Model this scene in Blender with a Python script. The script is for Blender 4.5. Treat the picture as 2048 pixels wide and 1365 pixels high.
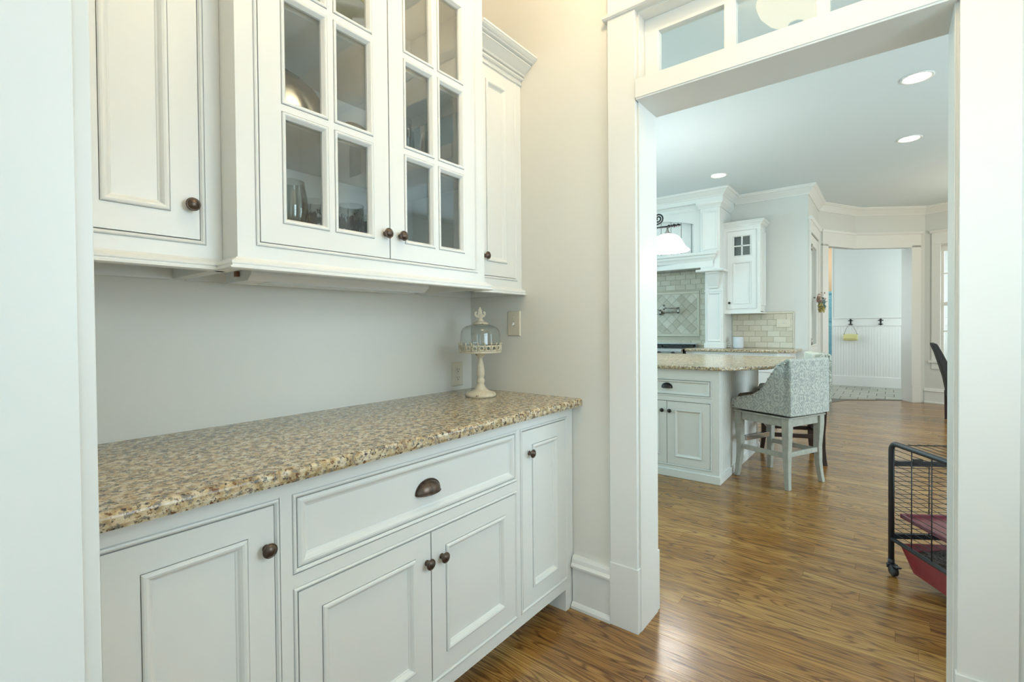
import bpy, math, random
from mathutils import Vector, Matrix
random.seed(7)
for o in list(bpy.data.objects): bpy.data.objects.remove(o)
SC = bpy.context.scene
COL = SC.collection
R = math.radians
PI = math.pi

# ------------------------------------------------------------------ camera
YAW, PITCH, ROLL, FPX, CY = 0.666292768, 0.0134173137, -0.0085318685, 958.135, 668.529
cy_, sy_, cp_, sp_ = math.cos(YAW), math.sin(YAW), math.cos(PITCH), math.sin(PITCH)
fw = Vector((cy_ * cp_, sy_ * cp_, -sp_))
rt = Vector((sy_, -cy_, 0))
up = rt.cross(fw)
rt2 = rt * math.cos(ROLL) + up * math.sin(ROLL)
up2 = -rt * math.sin(ROLL) + up * math.cos(ROLL)
cam = bpy.data.cameras.new('camera')
cam.lens = FPX / 2048 * 36
cam.sensor_width = 36
cam.shift_y = (CY - 682.5) / 2048
cam.clip_start = 0.02
camo = bpy.data.objects.new('camera', cam)
M = Matrix((rt2, up2, -fw)).transposed().to_4x4()
M.translation = (-1.806, -1.688, 1.222)
camo.matrix_world = M
COL.objects.link(camo)
SC.camera = camo

# ------------------------------------------------------------------ world, lights, exposure
W = bpy.data.worlds.new('world')
SC.world = W
W.use_nodes = True
bg = W.node_tree.nodes['Background']
bg.inputs[0].default_value = (0.80, 0.90, 1.0, 1)
bg.inputs[1].default_value = 3.2
SC.view_settings.view_transform = 'Standard'
SC.view_settings.look = 'None'
SC.view_settings.gamma = 1
SC.view_settings.use_curve_mapping = False
SC.view_settings.exposure = 0.16
CZ = 3.04   # ceiling height


def area(name, loc, rot, sx, sy, energy, color):
    l = bpy.data.lights.new(name, 'AREA')
    l.shape = 'RECTANGLE'; l.size = sx; l.size_y = sy; l.energy = energy; l.color = color
    o = bpy.data.objects.new(name, l)
    o.location = loc; o.rotation_euler = rot
    COL.objects.link(o)
    return o


COOL = (0.72, 0.90, 1.0)
# daylight through the windows of the dining room, kitchen and breakfast corner; the hall lights are added fill
area('daylight_dining', (-5.2, -1.0, 1.55), (0, R(-90), 0), 2.0, 3.6, 90, (0.64, 0.86, 1.0))
area('daylight_dining_side', (-3.6, -4.1, 1.55), (R(90), 0, 0), 2.6, 2.0, 25, (0.64, 0.86, 1.0))
area('daylight_kitchen', (1.7, 3.2, 1.75), (R(-90), 0, 0), 2.4, 1.5, 70, (0.44, 0.84, 1.0))
area('daylight_breakfast', (2.2, -5.05, 1.55), (R(90), 0, 0), 3.6, 2.1, 120, (0.70, 0.90, 1.0))
area('hall_fill', (8.9, -3.2, 1.7), (R(90), 0, 0), 1.3, 1.8, 34, (0.80, 0.94, 1.0))  # added area light brightening the hall, no window behind it
area('daylight_pantry', (-0.85, -2.56, 1.6), (R(90), 0, 0), 0.86, 1.08, 14, (0.62, 0.87, 1.0))
area('hall_fill_left', (8.9, 0.5, 1.7), (R(-90), 0, 0), 1.2, 1.6, 20, (0.80, 0.94, 1.0))  # added unseen light that brightens the right jamb of the hall opening


def point(name, loc, energy, color, rad=0.06, spot=None):
    l = bpy.data.lights.new(name, 'SPOT' if spot else 'POINT')
    l.energy = energy; l.color = color; l.shadow_soft_size = rad
    if spot:
        l.spot_size = R(spot); l.spot_blend = 0.6
    o = bpy.data.objects.new(name, l)
    o.location = loc
    COL.objects.link(o)
    return o


WARM = (1.0, 0.76, 0.50)

# ------------------------------------------------------------------ materials
def newmat(name):
    m = bpy.data.materials.new(name)
    m.use_nodes = True
    nt = m.node_tree
    return m, nt, nt.nodes['Principled BSDF']


def N(nt, t, **kw):
    n = nt.nodes.new(t)
    for k, v in kw.items():
        if k.startswith('i_'):
            n.inputs[k[2:]].default_value = v
        else:
            setattr(n, k, v)
    return n


def ramp(nt, stops, interp='LINEAR'):
    n = nt.nodes.new('ShaderNodeValToRGB')
    cr = n.color_ramp
    cr.interpolation = interp
    while len(cr.elements) < len(stops): cr.elements.new(0.5)
    for e, (p, c) in zip(cr.elements, stops):
        e.position = p
        e.color = (*c, 1) if len(c) == 3 else c
    return n


def math_(nt, op, a, b=None):
    n = nt.nodes.new('ShaderNodeMath')
    n.operation = op
    for i, v in enumerate((a, b)):
        if v is None: continue
        if isinstance(v, (int, float)): n.inputs[i].default_value = v
        else: nt.links.new(v, n.inputs[i])
    return n.outputs[0]


def plain(name, col, rough=0.5, metal=0.0, bump=0.0, bscale=300, spec=0.5, vary=0.0):
    m, nt, p = newmat(name)
    p.inputs['Base Color'].default_value = (*col, 1)
    p.inputs['Roughness'].default_value = rough
    p.inputs['Metallic'].default_value = metal
    p.inputs['Specular IOR Level'].default_value = spec
    if bump or vary:
        tc = N(nt, 'ShaderNodeTexCoord')
        nz = N(nt, 'ShaderNodeTexNoise')
        nz.inputs['Scale'].default_value = bscale
        nt.links.new(tc.outputs['Object'], nz.inputs['Vector'])
        if bump:
            b = N(nt, 'ShaderNodeBump')
            b.inputs['Strength'].default_value = bump
            b.inputs['Distance'].default_value = 0.002
            nt.links.new(nz.outputs[0], b.inputs['Height'])
            nt.links.new(b.outputs[0], p.inputs['Normal'])
        if vary:
            r = ramp(nt, [(0.3, tuple(c * (1 - vary) for c in col)), (0.7, tuple(min(1, c * (1 + vary)) for c in col))])
            nt.links.new(nz.outputs[0], r.inputs[0])
            nt.links.new(r.outputs[0], p.inputs['Base Color'])
    return m


def emit(name, col, strength):
    m, nt, p = newmat(name)
    p.inputs['Base Color'].default_value = (*col, 1)
    p.inputs['Emission Color'].default_value = (*col, 1)
    p.inputs['Emission Strength'].default_value = strength
    return m


def two_sided_fresnel(nt, ior=1.5):
    ge = N(nt, 'ShaderNodeNewGeometry')
    k = math_(nt, 'ADD', math_(nt, 'MULTIPLY', ge.outputs['Backfacing'], 1 / ior - ior), ior)
    fr = N(nt, 'ShaderNodeFresnel')
    nt.links.new(k, fr.inputs[0])
    return fr.outputs[0]


def thin_glass(name, tint=(1, 1, 1), refl=1.0, rough=0.0):
    m, nt, p = newmat(name)
    nt.nodes.remove(p)
    out = nt.nodes['Material Output']
    tr = N(nt, 'ShaderNodeBsdfTransparent')
    tr.inputs[0].default_value = (*tint, 1)
    gl = N(nt, 'ShaderNodeBsdfGlossy')
    gl.inputs['Roughness'].default_value = rough
    f = math_(nt, 'MULTIPLY', two_sided_fresnel(nt), refl)
    mx = N(nt, 'ShaderNodeMixShader')
    nt.links.new(f, mx.inputs[0])
    nt.links.new(tr.outputs[0], mx.inputs[1])
    nt.links.new(gl.outputs[0], mx.inputs[2])
    nt.links.new(mx.outputs[0], out.inputs[0])
    return m


def wood_floor(name, island):
    m, nt, p = newmat(name)
    L = nt.links.new
    if island:
        ge = N(nt, 'ShaderNodeNewGeometry')
        rnd = ge.outputs['Random Per Island']
        vec = ge.outputs['Position']
    else:
        oi = N(nt, 'ShaderNodeObjectInfo')
        rnd = oi.outputs['Random']
        vec = N(nt, 'ShaderNodeTexCoord').outputs['Object']
    off = N(nt, 'ShaderNodeCombineXYZ')
    L(math_(nt, 'MULTIPLY', rnd, 37.0), off.inputs[0])
    L(math_(nt, 'MULTIPLY', rnd, 91.0), off.inputs[1])
    L(math_(nt, 'MULTIPLY', rnd, 13.0), off.inputs[2])
    add = N(nt, 'ShaderNodeVectorMath', operation='ADD')
    L(vec, add.inputs[0]); L(off.outputs[0], add.inputs[1])
    # fine straight pores, stretched along the board (Y)
    mp = N(nt, 'ShaderNodeMapping')
    mp.inputs['Scale'].default_value = (210, 5.0, 60)
    L(add.outputs[0], mp.inputs[0])
    n1 = N(nt, 'ShaderNodeTexNoise')
    n1.inputs['Scale'].default_value = 1.0
    n1.inputs['Detail'].default_value = 5
    L(mp.outputs[0], n1.inputs[0])
    # cathedral figure
    mp2 = N(nt, 'ShaderNodeMapping')
    mp2.inputs['Scale'].default_value = (12, 1.3, 12)
    L(add.outputs[0], mp2.inputs[0])
    wv = N(nt, 'ShaderNodeTexNoise')
    wv.inputs['Scale'].default_value = 1.0
    wv.inputs['Detail'].default_value = 1.5
    L(mp2.outputs[0], wv.inputs[0])
    rings = math_(nt, 'SINE', math_(nt, 'MULTIPLY', wv.outputs[0], 95.0))
    rings = math_(nt, 'ADD', math_(nt, 'MULTIPLY', rings, 0.5), 0.5)
    ringl = math_(nt, 'POWER', rings, 3.5)
    base = ramp(nt, [(0.0, (0.30, 0.142, 0.030)), (0.45, (0.365, 0.183, 0.042)), (0.8, (0.41, 0.22, 0.056)), (1.0, (0.48, 0.28, 0.082))])
    L(rnd, base.inputs[0])
    mix = N(nt, 'ShaderNodeMix', data_type='RGBA', blend_type='MULTIPLY')
    L(math_(nt, 'MULTIPLY', ringl, 0.75), mix.inputs[0])
    L(base.outputs[0], mix.inputs[6])
    mix.inputs[7].default_value = (0.30, 0.21, 0.14, 1)
    pr = ramp(nt, [(0.34, (0.38, 0.28, 0.22)), (0.52, (1, 1, 1))])
    L(n1.outputs[0], pr.inputs[0])
    mix2 = N(nt, 'ShaderNodeMix', data_type='RGBA', blend_type='MULTIPLY')
    mix2.inputs[0].default_value = 0.8
    L(mix.outputs[2], mix2.inputs[6]); L(pr.outputs[0], mix2.inputs[7])
    L(mix2.outputs[2], p.inputs['Base Color'])
    rr = ramp(nt, [(0.3, (0.27, 0.27, 0.27)), (0.7, (0.19, 0.19, 0.19))])
    L(n1.outputs[0], rr.inputs[0]); L(rr.outputs[0], p.inputs['Roughness'])
    b = N(nt, 'ShaderNodeBump'); b.inputs['Strength'].default_value = 0.12; b.inputs['Distance'].default_value = 0.001
    L(n1.outputs[0], b.inputs['Height']); L(b.outputs[0], p.inputs['Normal'])
    p.inputs['Specular IOR Level'].default_value = 0.75
    return m


def granite(name, warm=1.0):
    m, nt, p = newmat(name)
    L = nt.links.new
    tc = N(nt, 'ShaderNodeTexCoord')
    def noise(scale, detail, rough=0.6, off=0.0):
        n = N(nt, 'ShaderNodeTexNoise')
        n.inputs['Scale'].default_value = scale; n.inputs['Detail'].default_value = detail; n.inputs['Roughness'].default_value = rough
        mp = N(nt, 'ShaderNodeMapping'); mp.inputs['Location'].default_value = (off, off * 2, off * 3)
        L(tc.outputs['Object'], mp.inputs[0]); L(mp.outputs[0], n.inputs[0])
        return n.outputs[0]
    body = ramp(nt, [(0.28, (0.24, 0.16, 0.08)), (0.42, (0.46, 0.34, 0.185)), (0.52, (0.62, 0.51, 0.33)), (0.62, (0.70, 0.63, 0.48)), (0.74, (0.42, 0.40, 0.35))])
    L(noise(48, 5), body.inputs[0])
    def over(base, fac_lo, fac_hi, src, col):
        r = ramp(nt, [(fac_lo, (0, 0, 0)), (fac_hi, (1, 1, 1))]); L(src, r.inputs[0])
        mx = N(nt, 'ShaderNodeMix', data_type='RGBA'); L(r.outputs[0], mx.inputs[0]); L(base, mx.inputs[6]); mx.inputs[7].default_value = (*col, 1)
        return mx.outputs[2]
    c = over(body.outputs[0], 0.53, 0.58, noise(62, 6, .7, 3.1), (0.23, 0.205, 0.17))
    c = over(c, 0.57, 0.61, noise(75, 5, .65, 7.7), (0.16, 0.075, 0.035))
    c = over(c, 0.565, 0.60, noise(80, 6, .7, 12.3), (0.05, 0.045, 0.042))
    L(c, p.inputs['Base Color'])
    p.inputs['Roughness'].default_value = 0.16
    return m


def travertine(name, c0, c1):
    m, nt, p = newmat(name)
    L = nt.links.new
    oi = N(nt, 'ShaderNodeObjectInfo')
    tc = N(nt, 'ShaderNodeTexCoord')
    nz = N(nt, 'ShaderNodeTexNoise'); nz.inputs['Scale'].default_value = 25; nz.inputs['Detail'].default_value = 5
    L(tc.outputs['Object'], nz.inputs[0])
    k = math_(nt, 'ADD', math_(nt, 'MULTIPLY', oi.outputs['Random'], 0.75), math_(nt, 'MULTIPLY', math_(nt, 'SUBTRACT', nz.outputs[0], 0.3), 0.5))
    cr = ramp(nt, [(0.0, c0), (1.0, c1)])
    L(k, cr.inputs[0]); L(cr.outputs[0], p.inputs['Base Color'])
    p.inputs['Roughness'].default_value = 0.35
    return m


def damask(name, ca, cb, cw=0.125, ch=0.17):
    m, nt, p = newmat(name)
    L = nt.links.new
    tc = N(nt, 'ShaderNodeTexCoord')
    sp = N(nt, 'ShaderNodeSeparateXYZ'); L(tc.outputs['Object'], sp.inputs[0])
    nz = N(nt, 'ShaderNodeTexNoise'); nz.inputs['Scale'].default_value = 22; nz.inputs['Detail'].default_value = 2
    L(tc.outputs['Object'], nz.inputs[0])
    n2 = N(nt, 'ShaderNodeTexNoise'); n2.inputs['Scale'].default_value = 30; n2.inputs['Detail'].default_value = 1
    L(tc.outputs['Object'], n2.inputs[0])
    u = math_(nt, 'ADD', math_(nt, 'ADD', sp.outputs[0], sp.outputs[1]), math_(nt, 'MULTIPLY', n2.outputs[0], 0.03))
    a = math_(nt, 'COSINE', math_(nt, 'MULTIPLY', u, 2 * PI / cw))
    b = math_(nt, 'COSINE', math_(nt, 'MULTIPLY', sp.outputs[2], 2 * PI / ch))
    g = math_(nt, 'ADD', a, b)
    a2 = math_(nt, 'COSINE', math_(nt, 'MULTIPLY', u, 6 * PI / cw))
    b2 = math_(nt, 'COSINE', math_(nt, 'MULTIPLY', sp.outputs[2], 6 * PI / ch))
    g2 = math_(nt, 'MULTIPLY', a2, b2)
    ph = math_(nt, 'ADD', math_(nt, 'ADD', math_(nt, 'MULTIPLY', g, 5.6), math_(nt, 'MULTIPLY', g2, 2.2)), math_(nt, 'MULTIPLY', nz.outputs[0], 8.0))
    s = math_(nt, 'SINE', ph)
    cr = ramp(nt, [(0.50, ca), (0.62, cb)])
    L(math_(nt, 'ADD', math_(nt, 'MULTIPLY', s, 0.5), 0.5), cr.inputs[0])
    L(cr.outputs[0], p.inputs['Base Color'])
    p.inputs['Roughness'].default_value = 0.85
    p.inputs['Specular IOR Level'].default_value = 0.2
    return m


def chippy(name):
    m, nt, p = newmat(name)
    L = nt.links.new
    tc = N(nt, 'ShaderNodeTexCoord')
    nz = N(nt, 'ShaderNodeTexNoise'); nz.inputs['Scale'].default_value = 45; nz.inputs['Detail'].default_value = 4
    L(tc.outputs['Object'], nz.inputs[0])
    cr = ramp(nt, [(0.30, (0.16, 0.08, 0.035)), (0.345, (0.66, 0.57, 0.42)), (0.6, (0.74, 0.67, 0.52)), (0.75, (0.60, 0.50, 0.34))])
    L(nz.outputs[0], cr.inputs[0]); L(cr.outputs[0], p.inputs['Base Color'])
    p.inputs['Roughness'].default_value = 0.45
    return m


CABP = plain('cabinet_paint', (0.80, 0.80, 0.765), 0.33)
TRIMP = plain('trim_paint', (0.80, 0.79, 0.75), 0.32)
WALLP = plain('wall_paint', (0.755, 0.735, 0.67), 0.6, bump=0.05, bscale=250)
WALLK = plain('kitchen_wall_paint', (0.70, 0.70, 0.655), 0.6, bump=0.05, bscale=250)
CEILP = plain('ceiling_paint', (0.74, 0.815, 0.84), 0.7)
BRONZE = plain('bronze', (0.125, 0.092, 0.072), 0.36, 0.85, vary=0.35, bscale=60)
DBRONZE = plain('dark_bronze', (0.045, 0.04, 0.036), 0.4, 0.8)
IRON = plain('black_iron', (0.025, 0.025, 0.025), 0.45, 0.6)
WOODA = wood_floor('oak_plank', False)
WOODB = wood_floor('oak_plank_field', True)
SUBF = plain('subfloor', (0.05, 0.025, 0.012), 0.8)
GRAN = granite('granite')
GLASS = thin_glass('pane_glass', (0.97, 0.985, 0.98), 1.5)
TGLASS = thin_glass('transom_glass', (0.96, 0.985, 0.985), 1.0)
VGLASS = thin_glass('clear_glass', (0.90, 0.93, 0.93), 2.2)
FROST = plain('frosted_glass', (0.38, 0.40, 0.37), 0.35)
IVORY = plain('ivory_plastic', (0.70, 0.64, 0.51), 0.4)
WPLAS = plain('white_plastic', (0.80, 0.80, 0.78), 0.4)
SLOT = plain('dark_slot', (0.03, 0.025, 0.02), 0.6)
CHIP = chippy('chipped_cream_metal')
STEEL = plain('steel', (0.60, 0.60, 0.60), 0.22, 1.0)
CHROME = plain('chrome', (0.55, 0.56, 0.58), 0.2, 1.0)
NICKEL = plain('nickel', (0.42, 0.40, 0.37), 0.25, 1.0)
CREAM = plain('cream_ceramic', (0.72, 0.60, 0.42), 0.35)
YELL = plain('yellow_ceramic', (0.62, 0.60, 0.22), 0.3)
INTER = plain('cabinet_interior', (0.82, 0.83, 0.80), 0.5)
DAM = damask('damask_fabric', (0.35, 0.36, 0.345), (0.50, 0.52, 0.465))
DAM2 = damask('damask_fabric_cream', (0.33, 0.34, 0.29), (0.62, 0.63, 0.55))
TAUPE = plain('taupe_velvet', (0.17, 0.135, 0.10), 0.9, vary=0.15, bscale=80, spec=0.2)
PLEAT = plain('cream_pleated_fabric', (0.62, 0.62, 0.54), 0.85, spec=0.2)
CLEG = plain('grey_green_washed_wood', (0.40, 0.40, 0.345), 0.45, vary=0.12, bscale=30)
DLEG = plain('dark_brown_wood', (0.030, 0.014, 0.010), 0.35)
CHAR = plain('charcoal_fabric', (0.050, 0.048, 0.048), 0.9, vary=0.2, bscale=200, spec=0.2)
CAGEM = plain('black_cage_metal', (0.035, 0.038, 0.042), 0.35, 0.3)
REDP = plain('red_plastic', (0.26, 0.022, 0.030), 0.35, vary=0.15, bscale=40)
BURG = plain('burgundy_plastic', (0.20, 0.045, 0.060), 0.22)
BEDD = plain('bedding', (0.10, 0.085, 0.07), 0.9, vary=0.7, bscale=90)
BLKP = plain('black_plastic', (0.02, 0.02, 0.02), 0.4)
TRAV = travertine('travertine_tile', (0.58, 0.53, 0.41), (0.72, 0.68, 0.56))
TRAVD = travertine('travertine_diamond', (0.42, 0.37, 0.265), (0.74, 0.70, 0.59))
GROUT = plain('grout', (0.58, 0.54, 0.43), 0.8)
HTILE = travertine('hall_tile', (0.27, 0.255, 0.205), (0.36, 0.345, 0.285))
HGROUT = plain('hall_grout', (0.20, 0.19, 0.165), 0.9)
TANW = plain('tan_wall_paint', (0.60, 0.44, 0.28), 0.6)
TEAL = plain('teal_paint', (0.20, 0.47, 0.54), 0.45, vary=0.12, bscale=6)
PURSE = plain('pale_yellow_leather', (0.66, 0.59, 0.27), 0.5)
CORDM = plain('grey_cord', (0.35, 0.34, 0.30), 0.5)
BROWNP = plain('amber_brown', (0.20, 0.07, 0.03), 0.35)
LEAFG = plain('grey_green_leaf', (0.24, 0.34, 0.32), 0.7, vary=0.3, bscale=40)
LEAFT = plain('dusty_tan_leaf', (0.52, 0.36, 0.28), 0.7, vary=0.3, bscale=40)
LEAFY = plain('olive_yellow_leaf', (0.42, 0.36, 0.13), 0.7, vary=0.3, bscale=40)
GRIL = plain('grate_black', (0.012, 0.014, 0.018), 0.45)
BOWLM = emit('lit_alabaster', (1.0, 0.80, 0.48), 7.0)
SHADEM = emit('lit_white_glass', (1.0, 0.98, 0.94), 14.0)
CANM = emit('lit_lamp', (1.0, 0.93, 0.82), 14.0)


def printed_glass(name):
    """clear glass with a printed band of black botanical silhouettes near the base"""
    m, nt, p = newmat(name)
    L = nt.links.new
    nt.nodes.remove(p)
    out = nt.nodes['Material Output']
    tr = N(nt, 'ShaderNodeBsdfTransparent'); tr.inputs[0].default_value = (0.93, 0.95, 0.95, 1)
    gl = N(nt, 'ShaderNodeBsdfGlossy'); gl.inputs['Roughness'].default_value = 0
    mx = N(nt, 'ShaderNodeMixShader')
    L(math_(nt, 'MULTIPLY', two_sided_fresnel(nt), 1.3), mx.inputs[0]); L(tr.outputs[0], mx.inputs[1]); L(gl.outputs[0], mx.inputs[2])
    tc = N(nt, 'ShaderNodeTexCoord')
    sp = N(nt, 'ShaderNodeSeparateXYZ'); L(tc.outputs['Object'], sp.inputs[0])
    mp = N(nt, 'ShaderNodeMapping'); mp.inputs['Scale'].default_value = (150, 150, 45); L(tc.outputs['Object'], mp.inputs[0])
    nz = N(nt, 'ShaderNodeTexNoise'); nz.inputs['Scale'].default_value = 1; L(mp.outputs[0], nz.inputs[0])
    z = sp.outputs[2]
    fall = math_(nt, 'MULTIPLY', math_(nt, 'ABSOLUTE', math_(nt, 'SUBTRACT', z, 0.045)), 6.5)
    ink = math_(nt, 'GREATER_THAN', math_(nt, 'SUBTRACT', nz.outputs[0], fall), 0.40)
    df = N(nt, 'ShaderNodeBsdfDiffuse'); df.inputs[0].default_value = (0.02, 0.02, 0.02, 1)
    m2 = N(nt, 'ShaderNodeMixShader')
    L(ink, m2.inputs[0]); L(mx.outputs[0], m2.inputs[1]); L(df.outputs[0], m2.inputs[2])
    L(m2.outputs[0], out.inputs[0])
    return m


PGLASS = printed_glass('printed_tumbler_glass')

# ------------------------------------------------------------------ mesh helpers
class MB:
    def __init__(self):
        self.v = []; self.f = []; self.sm = []

    def add(self, vs, fs, smooth=False):
        o = len(self.v)
        self.v += [tuple(q) for q in vs]
        self.f += [tuple(i + o for i in f) for f in fs]
        self.sm += [smooth] * len(fs)
        return self

    def box(self, x0, y0, z0, x1, y1, z1):
        x0, x1 = min(x0, x1), max(x0, x1); y0, y1 = min(y0, y1), max(y0, y1); z0, z1 = min(z0, z1), max(z0, z1)
        vs = [(x0, y0, z0), (x1, y0, z0), (x1, y1, z0), (x0, y1, z0), (x0, y0, z1), (x1, y0, z1), (x1, y1, z1), (x0, y1, z1)]
        return self.add(vs, [(3, 2, 1, 0), (4, 5, 6, 7), (0, 1, 5, 4), (1, 2, 6, 5), (2, 3, 7, 6), (3, 0, 4, 7)])

    def rings(self, rect, prof, cap=True, smooth=False):
        """concentric rectangular rings in the XZ plane, seen from -Y; prof = [(inset, y)]"""
        x0, z0, x1, z1 = rect
        vs = []
        for d, y in prof:
            vs += [(x0 + d, y, z0 + d), (x1 - d, y, z0 + d), (x1 - d, y, z1 - d), (x0 + d, y, z1 - d)]
        fs = []
        for k in range(len(prof) - 1):
            a, b = 4 * k, 4 * k + 4
            for i in range(4):
                j = (i + 1) % 4
                fs.append((a + i, a + j, b + j, b + i))
        if cap:
            k = 4 * (len(prof) - 1)
            fs.append((k, k + 1, k + 2, k + 3))
        return self.add(vs, fs, smooth)

    def prism(self, poly, a, b, axis='x'):
        """extrude a 2D polygon; axis x: poly=(y,z); y: poly=(x,z); z: poly=(x,y)"""
        n = len(poly)
        def P(p, t):
            return (t, p[0], p[1]) if axis == 'x' else ((p[0], t, p[1]) if axis == 'y' else (p[0], p[1], t))
        vs = [P(p, a) for p in poly] + [P(p, b) for p in poly]
        fs = [(i, (i + 1) % n, n + (i + 1) % n, n + i) for i in range(n)]
        fs += [tuple(range(n - 1, -1, -1)), tuple(range(n, 2 * n))]
        return self.add(vs, fs)

    def lathe(self, prof, c=(0, 0, 0), seg=24, axis='z', smooth=True, a0=0, a1=2 * PI):
        full = abs(a1 - a0 - 2 * PI) < 1e-6
        n = seg if full else seg + 1
        vs = []
        for r, h in prof:
            for i in range(n):
                t = a0 + (a1 - a0) * i / seg
                x, y = r * math.cos(t), r * math.sin(t)
                if axis == 'z': q = (c[0] + x, c[1] + y, c[2] + h)
                elif axis == 'y': q = (c[0] + x, c[1] - h, c[2] + y)
                else: q = (c[0] + h, c[1] + x, c[2] + y)
                vs.append(q)
        fs = []
        for k in range(len(prof) - 1):
            for i in range(seg):
                j = (i + 1) % n
                fs.append((k * n + i, k * n + j, (k + 1) * n + j, (k + 1) * n + i))
        return self.add(vs, fs, smooth)

    def tube(self, pts, r, seg=8, smooth=True, closed=False):
        pts = [Vector(p) for p in pts]
        n = len(pts)
        rr = r if isinstance(r, (list, tuple)) else [r] * n
        vs = []
        ref = None
        for i, p in enumerate(pts):
            if closed: t = pts[(i + 1) % n] - pts[i - 1]
            else: t = pts[min(i + 1, n - 1)] - pts[max(i - 1, 0)]
            t.normalize()
            if ref is None:
                ref = Vector((0, 0, 1)) if abs(t.z) < 0.9 else Vector((1, 0, 0))
            b = t.cross(ref)
            if b.length < 1e-5:
                ref = Vector((1, 0, 0)) if abs(t.x) < .9 else Vector((0, 1, 0)); b = t.cross(ref)
            b.normalize(); nn = b.cross(t).normalized(); ref = nn
            for k in range(seg):
                a = 2 * PI * k / seg
                vs.append(p + (b * math.cos(a) + nn * math.sin(a)) * rr[i])
        fs = []
        for i in range(n if closed else n - 1):
            j = (i + 1) % n
            for k in range(seg):
                l = (k + 1) % seg
                fs.append((i * seg + k, i * seg + l, j * seg + l, j * seg + k))
        if not closed:
            fs.append(tuple(range(seg - 1, -1, -1)))
            fs.append(tuple((n - 1) * seg + k for k in range(seg)))
        return self.add(vs, fs, smooth)

    def loft(self, secs, smooth=False):
        n = len(secs[0])
        vs = [q for s in secs for q in s]
        fs = []
        for i in range(len(secs) - 1):
            for k in range(n):
                l = (k + 1) % n
                fs.append((i * n + k, i * n + l, (i + 1) * n + l, (i + 1) * n + k))
        fs.append(tuple(range(n - 1, -1, -1)))
        fs.append(tuple((len(secs) - 1) * n + k for k in range(n)))
        return self.add(vs, fs, smooth)

    def sweep(self, path, prof, side=-1):
        """sweep prof [(out, z)] along plan path with mitred corners; out is to the right (side=-1) of travel"""
        pts = [Vector(p) for p in path]
        n = len(pts); m = len(prof)
        vs = []
        for i, p in enumerate(pts):
            d0 = (pts[i] - pts[i - 1]).normalized() if i > 0 else None
            d1 = (pts[i + 1] - pts[i]).normalized() if i < n - 1 else None
            d0 = d0 or d1; d1 = d1 or d0
            n0 = Vector((d0.y, -d0.x)) * (1 if side < 0 else -1)
            n1 = Vector((d1.y, -d1.x)) * (1 if side < 0 else -1)
            mm = (n0 + n1).normalized()
            k = 1 / max(0.3, mm.dot(n0))
            for o, z in prof:
                q = p + mm * (o * k)
                vs.append((q.x, q.y, z))
        fs = []
        for i in range(n - 1):
            for k in range(m):
                l = (k + 1) % m
                fs.append((i * m + k, (i + 1) * m + k, (i + 1) * m + l, i * m + l))
        fs.append(tuple(range(m)))
        fs.append(tuple((n - 1) * m + k for k in range(m - 1, -1, -1)))
        return self.add(vs, fs)

    def sphere(self, c, r, seg=12, rng=8, sc=(1, 1, 1)):
        vs = []; fs = []
        for i in range(rng + 1):
            p = PI * i / rng
            for k in range(seg):
                a = 2 * PI * k / seg
                vs.append((c[0] + r * sc[0] * math.sin(p) * math.cos(a), c[1] + r * sc[1] * math.sin(p) * math.sin(a), c[2] + r * sc[2] * math.cos(p)))
        for i in range(rng):
            for k in range(seg):
                l = (k + 1) % seg
                fs.append((i * seg + k, (i + 1) * seg + k, (i + 1) * seg + l, i * seg + l))
        return self.add(vs, fs, True)

    def obj(self, name, mat, parent=None, bevel=0.0, bseg=2, fix=True):
        me = bpy.data.meshes.new(name)
        me.from_pydata(self.v, [], self.f)
        me.polygons.foreach_set('use_smooth', self.sm)
        if fix:
            import bmesh
            bm = bmesh.new(); bm.from_mesh(me)
            bmesh.ops.remove_doubles(bm, verts=bm.verts, dist=1e-6)
            bmesh.ops.recalc_face_normals(bm, faces=bm.faces)
            bm.to_mesh(me); bm.free()
        me.materials.append(mat)
        o = bpy.data.objects.new(name, me)
        COL.objects.link(o)
        if parent is not None: o.parent = parent
        if bevel:
            b = o.modifiers.new('bevel', 'BEVEL'); b.width = bevel; b.segments = bseg; b.limit_method = 'ANGLE'; b.angle_limit = R(40)
        return o


def tag(o, label=None, cat=None, group=None, kind=None):
    if label: o['label'] = label
    if cat: o['category'] = cat
    if group: o['group'] = group
    if kind: o['kind'] = kind
    return o


def thing(name, label, cat, loc=(0, 0, 0), rz=0.0, group=None):
    o = bpy.data.objects.new(name, None)
    o.empty_display_size = 0.1
    o.location = loc; o.rotation_euler = (0, 0, rz)
    COL.objects.link(o)
    return tag(o, label, cat, group)


def struct(o):
    o['kind'] = 'structure'
    return o


def sbox(name, mat, *boxes, bevel=0.0):
    m = MB()
    for b in boxes: m.box(*b)
    return struct(m.obj(name, mat, bevel=bevel))


def arc(cx, cy, r, a0, a1, n):
    return [(cx + r * math.cos(R(a0 + (a1 - a0) * i / n)), cy + r * math.sin(R(a0 + (a1 - a0) * i / n))) for i in range(n + 1)]


# ------------------------------------------------------------------ room shell
OY0, OY1, OZ = -0.913, -1.833, 2.455          # doorway between pantry and kitchen
P0, P1, P2, P3, P4 = (5.5, -0.86), (6.68, -0.86), (7.46, -1.27), (8.05, -2.13), (7.62, -3.25)

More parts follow.
